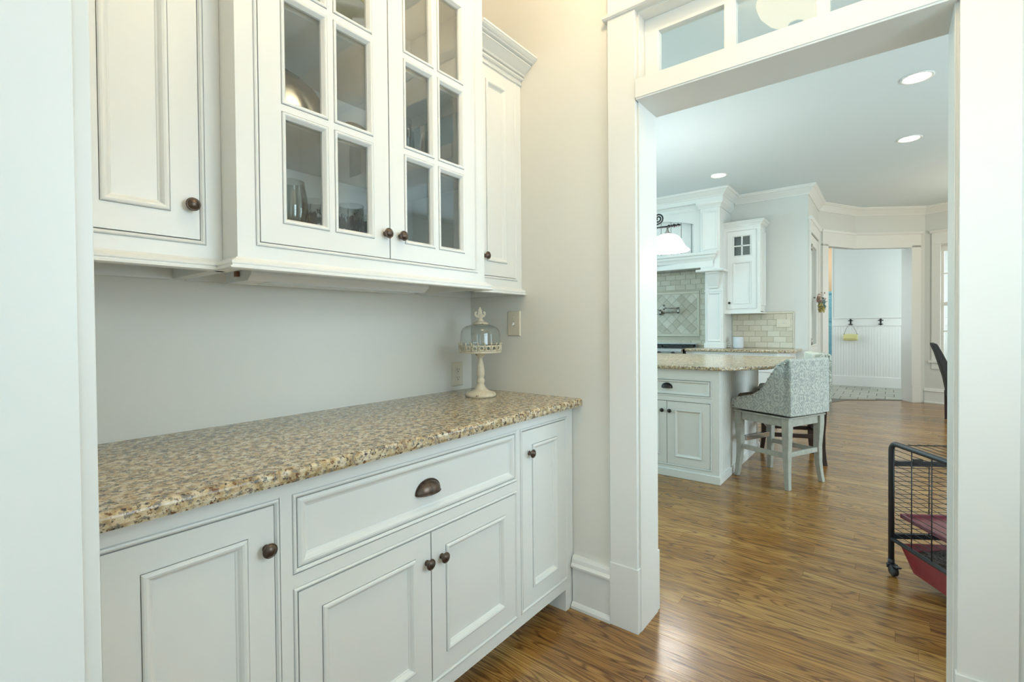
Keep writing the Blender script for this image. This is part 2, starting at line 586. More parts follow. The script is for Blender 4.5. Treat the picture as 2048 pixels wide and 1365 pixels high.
floor = sbox('floor', SUBF, (-6, -5.3, -0.12, 12.2, 3.5, -0.02))
PW = 0.083
lens = [0.62, 0.8, 0.97, 1.15, 1.36]
pm = []
for l in lens:
    c = 0.0004
    m = MB()
    a, b = PW / 2 - 0.0002, l / 2 - 0.0003
    vs = [(-a, -b, -0.02), (a, -b, -0.02), (a, b, -0.02), (-a, b, -0.02), (-a, -b, -c), (a, -b, -c), (a, b, -c), (-a, b, -c),
          (-a + c, -b + c, 0), (a - c, -b + c, 0), (a - c, b - c, 0), (-a + c, b - c, 0)]
    m.add(vs, [(0, 1, 5, 4), (1, 2, 6, 5), (2, 3, 7, 6), (3, 0, 4, 7), (4, 5, 9, 8), (5, 6, 10, 9), (6, 7, 11, 10), (7, 4, 8, 11), (8, 9, 10, 11)])
    me = bpy.data.meshes.new('plank')
    me.from_pydata(m.v, [], m.f); me.materials.append(WOODA)
    pm.append(me)
field = MB()
x = -5.9
cnt = 0
nearx0, nearx1 = -0.86, 3.2
while x < 8.3:
    near = nearx0 <= x <= nearx1
    ys = [(-2.62, 0.55)] if near else [(-5.2, 3.3)]
    if near:
        y = -2.62 - random.random() * 0.6
        while y < 0.55:
            k = random.randrange(5)
            o = bpy.data.objects.new('plank', pm[k])
            o.location = (x, y + lens[k] / 2, 0)
            if random.random() < 0.5: o.rotation_euler = (0, 0, PI)
            o.parent = floor
            COL.objects.link(o); cnt += 1
            ylo_end = y + lens[k]
            if y < -2.62: pass
            ystart = y if y < -2.62 else None
            y += lens[k]
            last = y
        spans = [(-5.2, None), (last, 3.3)]
    else:
        spans = [(-5.2, 3.3)]
    for s0, s1 in spans:
        if s1 is None:
            # from -5.2 up to the first near plank
            first = min(o.location.y - max(v.co.y for v in o.data.vertices) for o in floor.children if abs(o.location.x - x) < 1e-4) if near else 0
            s1 = first - 0.0006
        y = s0
        while y < s1 - 0.02:
            l = min(random.choice(lens), s1 - y)
            if s1 - y - l < 0.25: l = s1 - y
            a = PW / 2 - 0.0002
            field.add([(x - a, y + .0006, 0), (x + a, y + .0006, 0), (x + a, y + l - .0006, 0), (x - a, y + l - .0006, 0),
                       (x - a, y + .0006, -.02), (x + a, y + .0006, -.02), (x + a, y + l - .0006, -.02), (x - a, y + l - .0006, -.02)],
                      [(0, 1, 2, 3), (0, 4, 5, 1), (1, 5, 6, 2), (2, 6, 7, 3), (3, 7, 4, 0)])
            y += l
    x += PW
field.obj('plank_field', WOODB, floor, fix=False)['kind'] = 'stuff'

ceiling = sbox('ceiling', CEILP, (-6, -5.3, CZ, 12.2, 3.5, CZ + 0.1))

sbox('wall_back', WALLP, (-1.675, 0, 0, 0, 0.12, CZ))
WALLR = sbox('wall_right', WALLP, (0, OY0, 0, 0.175, 3.3, CZ), (0, -5.2, 0, 0.175, OY1, CZ), (0, OY1, OZ, 0.175, OY0, CZ))
sbox('wall_left', WALLP, (-1.86, -0.905, 0, -1.675, 2.2, CZ), (-1.86, -4.2, 0, -1.675, -1.84, CZ), (-1.86, -1.84, OZ, -1.675, -0.905, CZ))
sbox('wall_front', WALLP, (-1.675, -2.62, 0, -1.32, -2.5, CZ), (-0.38, -2.62, 0, 0, -2.5, CZ), (-1.32, -2.62, 0, -0.38, -2.5, 1.02), (-1.32, -2.62, 2.18, -0.38, -2.5, CZ))
sbox('wall_dining_end', WALLP, (-5.45, -4.2, 0, -5.33, 2.2, CZ))
sbox('wall_dining_left', WALLP, (-5.45, 2.2, 0, -1.675, 2.32, CZ))
sbox('wall_dining_right', WALLP, (-5.45, -4.32, 0, -1.675, -4.2, CZ))
sbox('wall_kitchen_left', WALLK, (0, 3.3, 0, 12.2, 3.42, CZ))
sbox('wall_kitchen_right', WALLK, (0, -5.3, 0, 8.5, -5.2, CZ))
sbox('wall_hood', WALLK, (5.5, -0.86, 0, 5.62, 3.3, CZ))


def wall_seg(mb, A, B, z0, z1, s0=0.0, s1=1.0, th=0.12, off=0.0):
    """wall slab between plan points, thickness away from the room (left of travel A->B)"""
    A = Vector(A); B = Vector(B)
    d = (B - A).normalized(); n = Vector((-d.y, d.x))
    a = A + (B - A) * s0 + n * off; b = A + (B - A) * s1 + n * off
    p = [a, b, b + n * th, a + n * th]
    mb.add([(q.x, q.y, z0) for q in p] + [(q.x, q.y, z1) for q in p], [(3, 2, 1, 0), (4, 5, 6, 7), (0, 1, 5, 4), (1, 2, 6, 5), (2, 3, 7, 6), (3, 0, 4, 7)])
    return mb


def seglen(A, B): return (Vector(B) - Vector(A)).length


# wall with glazed door (P0-P1), faceted wall with the wide hall opening (P1-P2-P3), wall with window (P3-P4)
m = MB()
wall_seg(m, P0, P1, 2.46, CZ, 0.1018); wall_seg(m, P0, P1, 0, 2.46, 0.1018, 0.11); wall_seg(m, P0, P1, 0, 2.46, 0.90, 1)
struct(m.obj('wall_door_side', WALLK))
L12, L23, L34 = seglen(P1, P2), seglen(P2, P3), seglen(P3, P4)
HS0, HS1 = 0.20 / L12, 0.842 / L23
HZ = 2.42
m = MB()
wall_seg(m, P1, P2, HZ, CZ); wall_seg(m, P1, P2, 0, HZ, 0, HS0)
wall_seg(m, P2, P3, HZ, CZ); wall_seg(m, P2, P3, 0, HZ, HS1, 1)
struct(m.obj('wall_hall_opening', WALLK))
WS0, WS1 = 0.185 / L34, 1.0 / L34
m = MB()
wall_seg(m, P3, P4, 0, 0.62); wall_seg(m, P3, P4, 2.42, CZ); wall_seg(m, P3, P4, 0.62, 2.42, 0, WS0); wall_seg(m, P3, P4, 0.62, 2.42, WS1, 1)
struct(m.obj('wall_window_side', WALLK))
m = MB(); wall_seg(m, P4, (6.9, -5.2), 0, CZ)
struct(m.obj('wall_breakfast', WALLK))

# hall beyond the opening
HALLX = 9.8
sbox('wall_hall', WALLK, (HALLX, -3.4, 0, HALLX + 0.12, -0.79, CZ))
sbox('wall_hall_end', WALLK, (8.0, -3.5, 0, HALLX + 0.12, -3.4, CZ))
sbox('wall_hall_left', WALLK, (6.8, 0.55, 0, 12.0, 0.65, CZ))
sbox('wall_far_room', TANW, (11.6, -3.4, 0, 11.7, 0.6, CZ))

# ------------------------------------------------------------------ trims
BASEP = [(0, 0), (0.030, 0), (0.030, 0.012), (0.022, 0.022), (0.016, 0.026), (0.016, 0.177), (0.030, 0.180), (0.031, 0.188), (0.022, 0.198), (0.020, 0.214), (0.012, 0.226), (0, 0.226)]


def trim(name, mb, bevel=0.0012):
    return struct(mb.obj(name, TRIMP, bevel=bevel))


trim('baseboard_right', MB().sweep([(0, -0.605), (0, -0.790)], BASEP), 0)
trim('baseboard_right', MB().sweep([(0, -1.957), (0, -2.5)], BASEP), 0)
trim('baseboard_front', MB().sweep([(0, -2.5), (-1.675, -2.5)], BASEP), 0)

# cased doorway with transom: parts of one structure
door1 = struct(thing('door_1', None, None))
CX = -0.022
def part(name, mb, parent, mat=None, bevel=0.0015): return mb.obj(name, mat or TRIMP, parent, bevel=bevel)
part('casing', MB().box(CX, -0.790, 0.24, 0, -0.913 + 0.006, 2.462), door1)
part('casing', MB().box(CX, OY1 - 0.006, 0.24, 0, -1.957, 2.462), door1)
part('plinth_block', MB().box(-0.027, -0.789, 0, 0.0, -0.912, 0.257), door1)
part('plinth_block', MB().box(-0.027, OY1 - 0.001, 0, 0.0, -1.958, 0.257), door1)
part('head_casing', MB().box(CX, -0.790, 2.475, 0, -1.957, 2.63), door1)
part('head_bead', MB().sweep([(0, -0.772), (0, -1.975)], [(0, 2.462), (0.028, 2.462), (0.036, 2.466), (0.038, 2.472), (0.034, 2.478), (0.026, 2.480), (0, 2.480)]), door1, bevel=0)
part('head_cap', MB().sweep([(0, -0.75), (0, -1.99)], [(0, 2.62), (0.03, 2.62), (0.05, 2.65), (0.05, 2.665), (0, 2.665)]), door1, bevel=0)
J = 0.018
part('jamb', MB().box(-0.002, OY0, 0, 0.177, OY0 - 0.004 + 0.004 - 0.0005, OZ).box(0.0, OY0 - 0.0005, 0.0, 0.175, OY0 - 0.001, OZ), door1)
part('jamb', MB().box(-0.002, OY1, 0, 0.177, OY1 + 0.003, OZ), door1)
part('head_jamb', MB().box(-0.002, OY0, OZ - 0.003, 0.177, OY1, OZ), door1)
# transom bar and sash
part('transom_bar', MB().box(-0.026, OY0 + 0.002, 2.106, 0.180, OY1 - 0.002, 2.118).box(-0.030, OY0 + 0.003, 2.112, 0.06, OY1 - 0.003, 2.185), door1)
sash = MB()
SY = [(-0.971, -1.215), (-1.255, -1.499), (-1.538, -1.780)]
SX0, SX1 = 0.058, 0.095
Z0s, Z1s = 2.201, 2.395
sash.box(SX0, OY0 - 0.001, 2.185, SX1, OY1 + 0.003, Z0s).box(SX0, OY0 - 0.001, Z1s, SX1, OY1 + 0.003, OZ - 0.003)
sash.box(SX0, OY0 - 0.001, Z0s, SX1, SY[0][0], Z1s).box(SX0, SY[2][1], Z0s, SX1, OY1 + 0.003, Z1s)
sash.box(SX0, SY[0][1], Z0s, SX1, SY[1][0], Z1s).box(SX0, SY[1][1], Z0s, SX1, SY[2][0], Z1s)
sash_o = part('transom_sash', sash, door1, bevel=0.003)
for a, b in SY:
    part('pane', MB().box(0.074, a + .002, Z0s - .002, 0.078, b - .002, Z1s + .002), sash_o, TGLASS, 0)
# kitchen side casing
part('casing', MB().box(0.175, -0.790, 0, 0.197, -0.907, 2.462), door1)
part('casing', MB().box(0.175, OY1 - 0.006, 0, 0.197, -1.957, 2.462), door1)
part('plinth_block', MB().box(0.175, -0.789, 0, 0.203, -0.911, 0.257), door1)
part('plinth_block', MB().box(0.175, OY1 - 0.002, 0, 0.203, -1.958, 0.257), door1)
part('head_casing', MB().box(0.175, -0.790, 2.462, 0.197, -1.957, 2.63), door1)

# the opening the camera stands in (left side)
door2 = struct(thing('door_2', None, None))
part('jamb', MB().box(-1.862, -0.905, 0, -1.673, -0.9065, OZ), door2)
part('jamb', MB().box(-1.862, -1.84, 0, -1.673, -1.8385, OZ), door2)
part('casing', MB().box(-1.675, -0.899, 0, -1.655, -0.776, 2.462), door2)
part('casing', MB().box(-1.675, -1.846, 0, -1.655, -1.969, 2.462), door2)
part('head_casing', MB().box(-1.675, -0.776, 2.462, -1.653, -1.969, 2.63), door2)
part('casing', MB().box(-1.88, -0.899, 0, -1.86, -0.776, 2.462), door2)
part('casing', MB().box(-1.88, -1.846, 0, -1.86, -1.969, 2.462), door2)

win2 = struct(thing('window_2', None, None))
part('casing', MB().box(-1.42, -2.5, 1.0, -1.32, -2.478, 2.2).box(-0.38, -2.5, 1.0, -0.28, -2.478, 2.2), win2)
part('head_casing', MB().box(-1.42, -2.5, 2.18, -0.28, -2.476, 2.32), win2)
part('stool', MB().box(-1.44, -2.5, 0.98, -0.26, -2.45, 1.02), win2)
part('sash', MB().box(-1.32, -2.55, 1.02, -1.28, -2.52, 2.18).box(-0.42, -2.55, 1.02, -0.38, -2.52, 2.18).box(-1.28, -2.55, 1.02, -0.42, -2.52, 1.06).box(-1.28, -2.55, 2.14, -0.42, -2.52, 2.18).box(-0.86, -2.55, 1.06, -0.84, -2.525, 2.14).box(-1.28, -2.55, 1.58, -0.42, -2.52, 1.62), win2)

# ------------------------------------------------------------------ hardware
def knob(parent, x, y, z, r=0.0165, mat=None, seg=20):
    """round knob projecting towards -y from (x,y,z)"""
    s = r / 0.0165
    pr = [(0, 0), (0.0085, 0), (0.0085, 0.002), (0.0062, 0.004), (0.0058, 0.011), (0.0085, 0.014), (0.0150, 0.0165), (0.0165, 0.019), (0.0160, 0.021),
          (0.0140, 0.0215), (0.0138, 0.0205), (0.0128, 0.0225), (0.009, 0.026), (0.004, 0.0278), (0, 0.028)]
    o = MB().lathe([(a * s, b * s) for a, b in pr], (0, 0, 0), seg, 'y').obj('knob', mat or BRONZE, parent)
    o.location = (x, y, z)
    return o


def cup_pull(parent, x, y, z, w=0.092, h=0.036, d=0.027, mat=None):
    m = MB()
    nu, nv = 16, 7
    for shell, s in ((0, 1.0), (1, 0.90)):
        vs = []; fs = []
        for i in range(nu + 1):
            for j in range(nv + 1):
                a = PI * i / nu; b = PI / 2 * j / nv
                vs.append((-math.cos(a) * w / 2 * s, -d * s * math.sin(a) * math.sin(b) ** 0.9, math.sin(a) * h * s * math.cos(b)))
        for i in range(nu):
            for j in range(nv):
                q = i * (nv + 1) + j
                fs.append((q, q + nv + 1, q + nv + 2, q + 1))
        m.add(vs, fs, True)
    # flat flange against the drawer, rolled lip along the open edge
    m.prism([(-math.cos(PI * i / 16) * (w / 2 + .004), math.sin(PI * i / 16) * (h + .004)) for i in range(17)], 0, -0.0022, 'y')
    m.tube([(-math.cos(PI * i / 12) * w / 2, -d * math.sin(PI * i / 12), -0.001) for i in range(13)], 0.0022, 6)
    o = m.obj('cup_pull', mat or BRONZE, parent, fix=False)
    o.location = (x, y, z - h * 0.4)
    return o


BEAD = [(-0.0115, 0.0), (-0.0115, 0.0016), (-0.0100, 0.0016), (-0.0100, 0.0), (-0.0085, -0.0026), (-0.006, -0.0038), (-0.0035, -0.0030), (-0.0015, 0.0), (0.0, 0.0012), (0.0, 0.021)]
MOLD = [(0, 0.0), (0, 0.003), (0.0014, 0.003), (0.0014, -0.002), (0.004, -0.0048), (0.008, -0.0058), (0.0125, -0.0042), (0.0165, 0.0005), (0.0195, 0.0058), (0.0225, 0.0075), (0.0235, 0.0095)]


def door_leaf(parent, x0, z0, x1, z1, y, st, name='door', rail=None, gap=0.0022, knob_at=None, pull_at=None, scale=1.0, hw=None, mold=True, kr=0.0165):
    """inset door/drawer front: stile-and-rail frame, sloped panel moulding, recessed panel (all seen from -y)"""
    rail = rail or st
    X0, X1, Z0, Z1 = x0 + gap, x1 - gap, z0 + gap, z1 - gap
    px0, px1, pz0, pz1 = x0 + st, x1 - st, z0 + rail, z1 - rail
    m = MB()
    t = 0.020
    m.box(X0, y, Z0, px0, y + t, Z1).box(px1, y, Z0, X1, y + t, Z1).box(px0, y, Z0, px1, y + t, pz0).box(px0, y, pz1, px1, y + t, Z1)
    d = m.obj(name, CABP, parent)
    mp = [(a * scale, y + b * scale) for a, b in MOLD]
    MB().rings((px0, pz0, px1, pz1), mp, cap=False).obj('panel_moulding', CABP, d, fix=False)
    i = mp[-1][0] - 0.004
    MB().box(px0 + i, mp[-1][1], pz0 + i, px1 - i, mp[-1][1] + 0.006, pz1 - i).obj('panel', CABP, d)
    if knob_at: knob(d, knob_at[0], y, knob_at[1], r=kr, mat=hw)
    if pull_at: cup_pull(d, pull_at[0], y, pull_at[1], mat=hw)
    return d


def face_frame(parent, outer, openings, y, t=0.020, bead=True):
    """frame of boxes around the openings (list of x0,z0,x1,z1 sorted in columns), bead ring round each opening"""
    x0, z0, x1, z1 = outer
    e = 0.0115
    xs = sorted({x0, x1} | {o[0] - e for o in openings} | {o[2] + e for o in openings})
    zs = sorted({z0, z1} | {o[1] - e for o in openings} | {o[3] + e for o in openings})
    m = MB()
    def inside(cx, cz): return any(o[0] - e < cx < o[2] + e and o[1] - e < cz < o[3] + e for o in openings)
    # merge cells column-wise to keep long continuous pieces
    for i in range(len(xs) - 1):
        a, b = xs[i], xs[i + 1]
        if b - a < 1e-6: continue
        run = None
        for j in range(len(zs)):
            solid = j < len(zs) - 1 and not inside((a + b) / 2, (zs[j] + zs[j + 1]) / 2)
            if solid and run is None: run = zs[j]
            if not solid and run is not None:
                m.box(a, y, run, b, y + t, zs[j]); run = None
    f = m.obj('face_frame', CABP, parent)
    if bead:
        for o in openings:
            MB().rings(o, [(a, y + b) for a, b in BEAD], cap=False).obj('bead', CABP, f, fix=False)
    return f


# ------------------------------------------------------------------ pantry base cabinets
BY = -0.60
def base_cab(name, label, x0, x1, openings):
    t = thing(name, label, 'cabinet', ((x0 + x1) / 2, -0.3, 0), 0, 'base cabinets under the granite counter')
    cx, oy = (x0 + x1) / 2, -0.3
    L = lambda o: (o[0] - cx, o[1], o[2] - cx, o[3])
    face_frame(t, (x0 - cx, 0.094, x1 - cx, 0.880), [L(o) for o in openings], BY - oy)
    MB().box(x0 - cx, BY - oy + 0.045, 0.10, x1 - cx, 0.295, 0.878).obj('carcass', INTER, t)
    MB().box(x0 - cx, BY - oy + 0.11, 0.0, x1 - cx, BY - oy + 0.13, 0.10).obj('toe_kick', CABP, t)
    return t, cx, BY - oy


t, cx, y = base_cab('base_cabinet', 'white base cabinet with single door at the left end of the granite counter', -1.675, -1.264, [(-1.60, 0.147, -1.294, 0.828)])
door_leaf(t, -1.60 - cx, 0.147, -1.294 - cx, 0.828, y, 0.058, knob_at=(-1.314 - cx, 0.735))
t, cx, y = base_cab('base_cabinet', 'wide white base cabinet with one drawer over two doors', -1.264, -0.391, [(-1.243, 0.661, -0.412, 0.828), (-1.243, 0.147, -0.412, 0.606)])
door_leaf(t, -1.243 - cx, 0.147, -0.8275 - cx, 0.606, y, 0.060, knob_at=(-0.845 - cx, 0.518))
door_leaf(t, -0.8275 - cx, 0.147, -0.412 - cx, 0.606, y, 0.060, knob_at=(-0.785 - cx, 0.516))
# drawer front: flat panel with moulded edge
d = MB().box(-1.2408 - cx, y, 0.6632, -0.4142 - cx, y + 0.02, 0.8258).obj('drawer', CABP, t)
d.data.clear_geometry()
m = MB(); m.rings((-1.2408 - cx, 0.6632, -0.4142 - cx, 0.8258), [(0, y + .02), (0, y + 0.001), (0.002, y - 0.001), (0.007, y - 0.0035), (0.012, y - 0.003), (0.018, y + 0.002), (0.022, y + 0.0065), (0.026, y + 0.008), (0.027, y + 0.009)])
me = bpy.data.meshes.new('drawer'); me.from_pydata(m.v, [], m.f); me.materials.append(CABP); d.data = me
cup_pull(d, -0.831 - cx, y + 0.008, 0.742)
t, cx, y = base_cab('base_cabinet', 'narrow white base cabinet with single door beside the doorway casing', -0.391, -0.003, [(-0.369, 0.147, -0.057, 0.828)])
door_leaf(t, -0.369 - cx, 0.147, -0.057 - cx, 0.828, y, 0.066, rail=0.060, knob_at=(-0.321 - cx, 0.738))
# bracket foot of the end stile, and the scribe strip against the wall
MB().box(-0.064 - cx, y, 0.0, -0.010 - cx, y + 0.02, 0.094).box(-0.064 - cx, y + .02, 0.0, -0.052 - cx, y + 0.13, 0.094).obj('foot', CABP, t)

# granite worktop
m = MB()
ed = [(-0.648, 0.882), (-0.648, 0.884)] + [(-0.651 + 0.0, 0.890)] + arc(-0.640, 0.903, 0.011, 180, 90, 4) + [(0.0, 0.914), (0.0, 0.882)]
m.prism(ed, -1.675, -0.001, 'x')
ct = m.obj('countertop', GRAN)
tag(ct, 'speckled tan and grey granite countertop along the pantry wall', 'countertop')

# ------------------------------------------------------------------ pantry upper cabinets
RAILP = [(0, 1.372), (0.022, 1.372), (0.0265, 1.3745), (0.026, 1.378), (0.0205, 1.3805), (0.0205, 1.383), (0.0225, 1.386), (0.0215, 1.391), (0.015, 1.396), (0.008, 1.399), (0.004, 1.404), (0.0, 1.404)]
def crownp(z, s=1.0, h=0.077):
    k = h / 0.077
    pr = [(0, -.024), (.007, -.024), (.010, -.019), (.007, -.014), (.004, -.013), (.004, -.003), (.014, -.003), (.019, .001), (.020, .006), (.014, .0065), (.014, .0105), (.026, .0115), (.030, .0155), (.024, .017), (.026, .021),
          (.036, .027), (.050, .036), (.060, .042), (.066, .043), (.066, .047), (.060, .048), (.064, .052), (.078, .053), (.080, .057), (.086, .058), (.094, .063), (.098, .067), (.092, .0685), (.099, .069), (.099, .077), (0, .077)]
    return [(a * s, z + b * k) for a, b in pr]


SYF = -0.33
def side_upper(label, x0, x1, dx0, dx1, knobx):
    cx = (x0 + x1) / 2
    t = thing('wall_cabinet', label, 'cabinet', (cx, 0, 1.372), 0, 'upper cabinets over the granite counter')
    zo = -1.372
    face_frame(t, (x0 - cx, 1.400 + zo, x1 - cx, 2.40 + zo), [(dx0 - cx, 1.447 + zo, dx1 - cx, 2.356 + zo)], SYF)
    MB().box(x0 - cx, SYF + 0.045, 1.42 + zo, x1 - cx, -0.001, 2.42 + zo).box(x0 - cx, SYF + .02, 1.376 + zo, x0 - cx + 0.018, -0.001, 1.42 + zo).box(x1 - cx - 0.018, SYF + .02, 1.376 + zo, x1 - cx, -0.001, 1.42 + zo).box(x0 - cx, SYF + .02, 2.40 + zo, x1 - cx, SYF + 0.06, 2.42 + zo).obj('carcass', CABP, t)
    door_leaf(t, dx0 - cx, 1.447 + zo, dx1 - cx, 2.356 + zo, SYF, 0.064, rail=0.062, knob_at=(knobx - cx, 1.531 + zo))
    r = MB().sweep([(x0 - cx, SYF), (x1 - cx, SYF)], [(a, b + zo) for a, b in RAILP]).obj('light_rail', CABP, t)
    MB().sweep([(x0 - cx, SYF), (x1 - cx, SYF)], [(a, b + zo) for a, b in crownp(2.374)]).obj('crown', CABP, t)
    MB().box(x0 - cx + .018, -0.02, 1.374 + zo, x1 - cx - 0.018, -0.001, 1.42 + zo).obj('nailer', CABP, t)
    return t


side_upper('white upper cabinet with single solid door left of the glass doors', -1.675, -1.2905, -1.60, -1.339, -1.361)
tr = side_upper('narrow white upper cabinet in the corner right of the glass doors', -0.3675, -0.001, -0.312, -0.046, -0.262)

CYF = -0.42
cx, zo = -0.829, -1.372
tc_ = thing('wall_cabinet', 'projecting white upper cabinet with a pair of glazed doors', 'cabinet', (cx, 0, 1.372), 0, 'upper cabinets over the granite counter')
X0c, X1c = -1.290, -0.368
face_frame(tc_, (X0c - cx, 1.400 + zo, X1c - cx, 2.62 + zo), [(-1.235 - cx, 1.447 + zo, -0.419 - cx, 2.495 + zo)], CYF)
m = MB()
for a_ in (X0c - cx, X1c - cx - 0.018): MB().box(a_, CYF + .02, 1.376 + zo, a_ + 0.018, -0.001, 2.62 + zo).obj('side_panel', CABP, tc_)
MB().box(X0c - cx + .018, -0.012, 1.40 + zo, X1c - cx - .018, -0.001, 2.62 + zo).obj('back_panel', INTER, tc_)
MB().box(X0c - cx + .018, CYF + .02, 1.405 + zo, X1c - cx - .018, -0.012, 1.447 + zo).obj('cabinet_floor', INTER, tc_)
MB().box(X0c - cx + .018, CYF + .02, 2.50 + zo, X1c - cx - .018, -0.012, 2.60 + zo).obj('cabinet_top', INTER, tc_)
for z in (1.792, 2.110):
    MB().box(X0c - cx + .018, CYF + .045, z + zo, X1c - cx - .018, -0.012, z + .019 + zo).obj('shelf', INTER, tc_)
MB().sweep([(X0c - cx, SYF), (X0c - cx, CYF), (X1c - cx, CYF), (X1c - cx, SYF)], [(a, b + zo) for a, b in RAILP]).obj('light_rail', CABP, tc_)
MB().sweep([(X0c - cx, -0.02), (X0c - cx, CYF), (X1c - cx, CYF), (X1c - cx, -0.02)], [(a, b + zo) for a, b in crownp(2.60, 1.1, 0.09)]).obj('crown', CABP, tc_)
MB().box(X0c - cx + .018, -0.02, 1.374 + zo, X1c - cx - 0.018, -0.001, 1.405 + zo).obj('nailer', CABP, tc_)
GM = [(0, 0.0), (0, 0.003), (0.0012, 0.003), (0.0012, -0.001), (0.003, -0.0032), (0.006, -0.004), (0.009, -0.0025), (0.012, 0.002), (0.0145, 0.0065), (0.0155, 0.008), (0.0155, 0.017)]
ZR = [(1.504, 1.803), (1.822, 2.1205), (2.139, 2.4375)]
for (dx0, dx1, cols, kx) in ((-1.235, -0.827, [(-1.1755, -1.0395), (-1.0215, -0.8865)], -0.845), (-0.827, -0.419, [(-0.7665, -0.6295), (-0.6125, -0.4785)], -0.785)):
    m = MB()
    g = 0.002
    ys, ye = CYF, CYF + .02
    xs = [dx0 + g - cx, cols[0][0] - cx, cols[0][1] - cx, cols[1][0] - cx, cols[1][1] - cx, dx1 - g - cx]
    m.box(xs[0], ys, 1.447 + g + zo, xs[1], ye, 2.495 - g + zo).box(xs[2], ys, ZR[0][0] + zo, xs[3], ye, ZR[2][1] + zo).box(xs[4], ys, 1.447 + g + zo, xs[5], ye, 2.495 - g + zo)
    m.box(xs[1], ys, 1.447 + g + zo, xs[4], ye, ZR[0][0] + zo).box(xs[1], ys, ZR[2][1] + zo, xs[4], ye, 2.495 - g + zo)
    for a, b in ((xs[1], xs[2]), (xs[3], xs[4])):
        m.box(a, ys, ZR[0][1] + zo, b, ye, ZR[1][0] + zo).box(a, ys, ZR[1][1] + zo, b, ye, ZR[2][0] + zo)
    d = m.obj('glazed_door', CABP, tc_)
    for a, b in cols:
        for z0, z1 in ZR:
            MB().rings((a - cx, z0 + zo, b - cx, z1 + zo), [(i, CYF + j) for i, j in GM], cap=False).obj('pane_moulding', CABP, d, fix=False)
            MB().box(a - cx + .010, CYF + .0125, z0 + zo + .010, b - cx - .010, CYF + .0155, z1 + zo - .010).obj('pane', GLASS, d)
    knob(d, kx - cx, CYF, 1.526 + zo)
    hx = (dx1 if dx1 > -0.6 else dx0)
    for hz in (1.56, 2.12):
        MB().box(hx - cx - 0.02 if hx > -0.6 else hx - cx, CYF + .021, hz + zo - .03, hx - cx if hx > -0.6 else hx - cx + .02, CYF + .05, hz + zo + .03).obj('hinge', NICKEL, d, bevel=.003)

t = thing('puck_light', 'small warm puck light under the cabinet top behind the glazed doors', 'light fixture', (-0.76, -0.2, 2.50))
MB().lathe([(0, 0), (.035, 0), (.036, -.012), (.030, -.016), (0, -.016)], (0, 0, 0), 20).obj('housing', NICKEL, t)
MB().lathe([(0, -.0175), (.026, -.0165), (.026, -.016), (0, -.016)], (0, 0, 0), 16).obj('lens', CANM, t)
point('puck_bulb', (-0.76, -0.2, 2.47), 0.22, WARM, .02)

# under cabinet light
t = thing('under_cabinet_light', 'white slim strip light fixed under the middle upper cabinet', 'light fixture', (-0.87, -0.2, 1.396))
MB().prism([(-0.085, 0), (0.085, 0), (0.085, -0.026), (0.070, -0.034), (-0.060, -0.034), (-0.085, -0.018)], -0.33, 0.33, 'x').obj('housing', WPLAS, t, bevel=.002)
MB().box(-0.27, -0.062, -0.0355, 0.31, 0.040, -0.034).obj('diffuser', plain('diffuser', (0.72, 0.73, 0.70), 0.25), t)
MB().box(-0.340, -0.012, -0.020, -0.33, 0.006, -0.004).obj('wire_clip', BROWNP, t, bevel=.002)

# ------------------------------------------------------------------ things inside the glazed cabinet
def glassware(name, prof, loc, label, cat, mat=None, group=None, seg=28):
    o = MB().lathe(prof, (0, 0, 0), seg).obj(name, mat or VGLASS, None)
    o.location = loc
    return tag(o, label, cat, group)


WINE = [(0, 0.002), (0.026, 0.0), (0.030, 0.003), (0.042, 0.03), (0.049, 0.06), (0.050, 0.085), (0.046, 0.12), (0.039, 0.160), (0.037, 0.160), (0.044, 0.12), (0.048, 0.085), (0.047, 0.06), (0.040, 0.032), (0.028, 0.008), (0, 0.006)]
TUMB = [(0, 0.0), (0.040, 0.0), (0.042, 0.004), (0.043, 0.112), (0.0415, 0.112), (0.0405, 0.012), (0, 0.010)]
VASE = [(0, 0), (0.03, 0), (0.034, 0.005), (0.012, 0.03), (0.014, 0.04), (0.036, 0.07), (0.042, 0.12), (0.040, 0.175), (0.038, 0.175), (0.039, 0.12), (0.033, 0.073), (0, 0.05)]
FL = 1.447
glassware('wine_glass', WINE, (-1.060, -0.24, FL + .07), 'tall rounded clear glass standing behind the lower left pane', 'glass')
MB_ = MB().lathe([(0, 0), (0.036, 0), (0.036, 0.004), (0.010, 0.008), (0.010, 0.046), (0.020, 0.052), (0, 0.052)], (0, 0, 0), 24)
so = MB_.obj('foot', VGLASS, bpy.data.objects['wine_glass']); so.location = (0, 0, -0.07); so.scale = (1, 1, 1.38)
glassware('tumbler', TUMB, (-0.960, -0.20, FL + .085), 'clear tumbler with black botanical print beside the tall rounded glass', 'glass', PGLASS, 'printed tumblers in the glazed cabinet')
glassware('tumbler', TUMB, (-0.850, -0.24, FL + .085), 'clear tumbler with black botanical print, front one behind the lower inner left pane', 'glass', PGLASS, 'printed tumblers in the glazed cabinet')
glassware('tumbler', TUMB, (-0.768, -0.20, FL + .085), 'clear printed tumbler tucked behind the left door knob', 'glass', PGLASS, 'printed tumblers in the glazed cabinet')
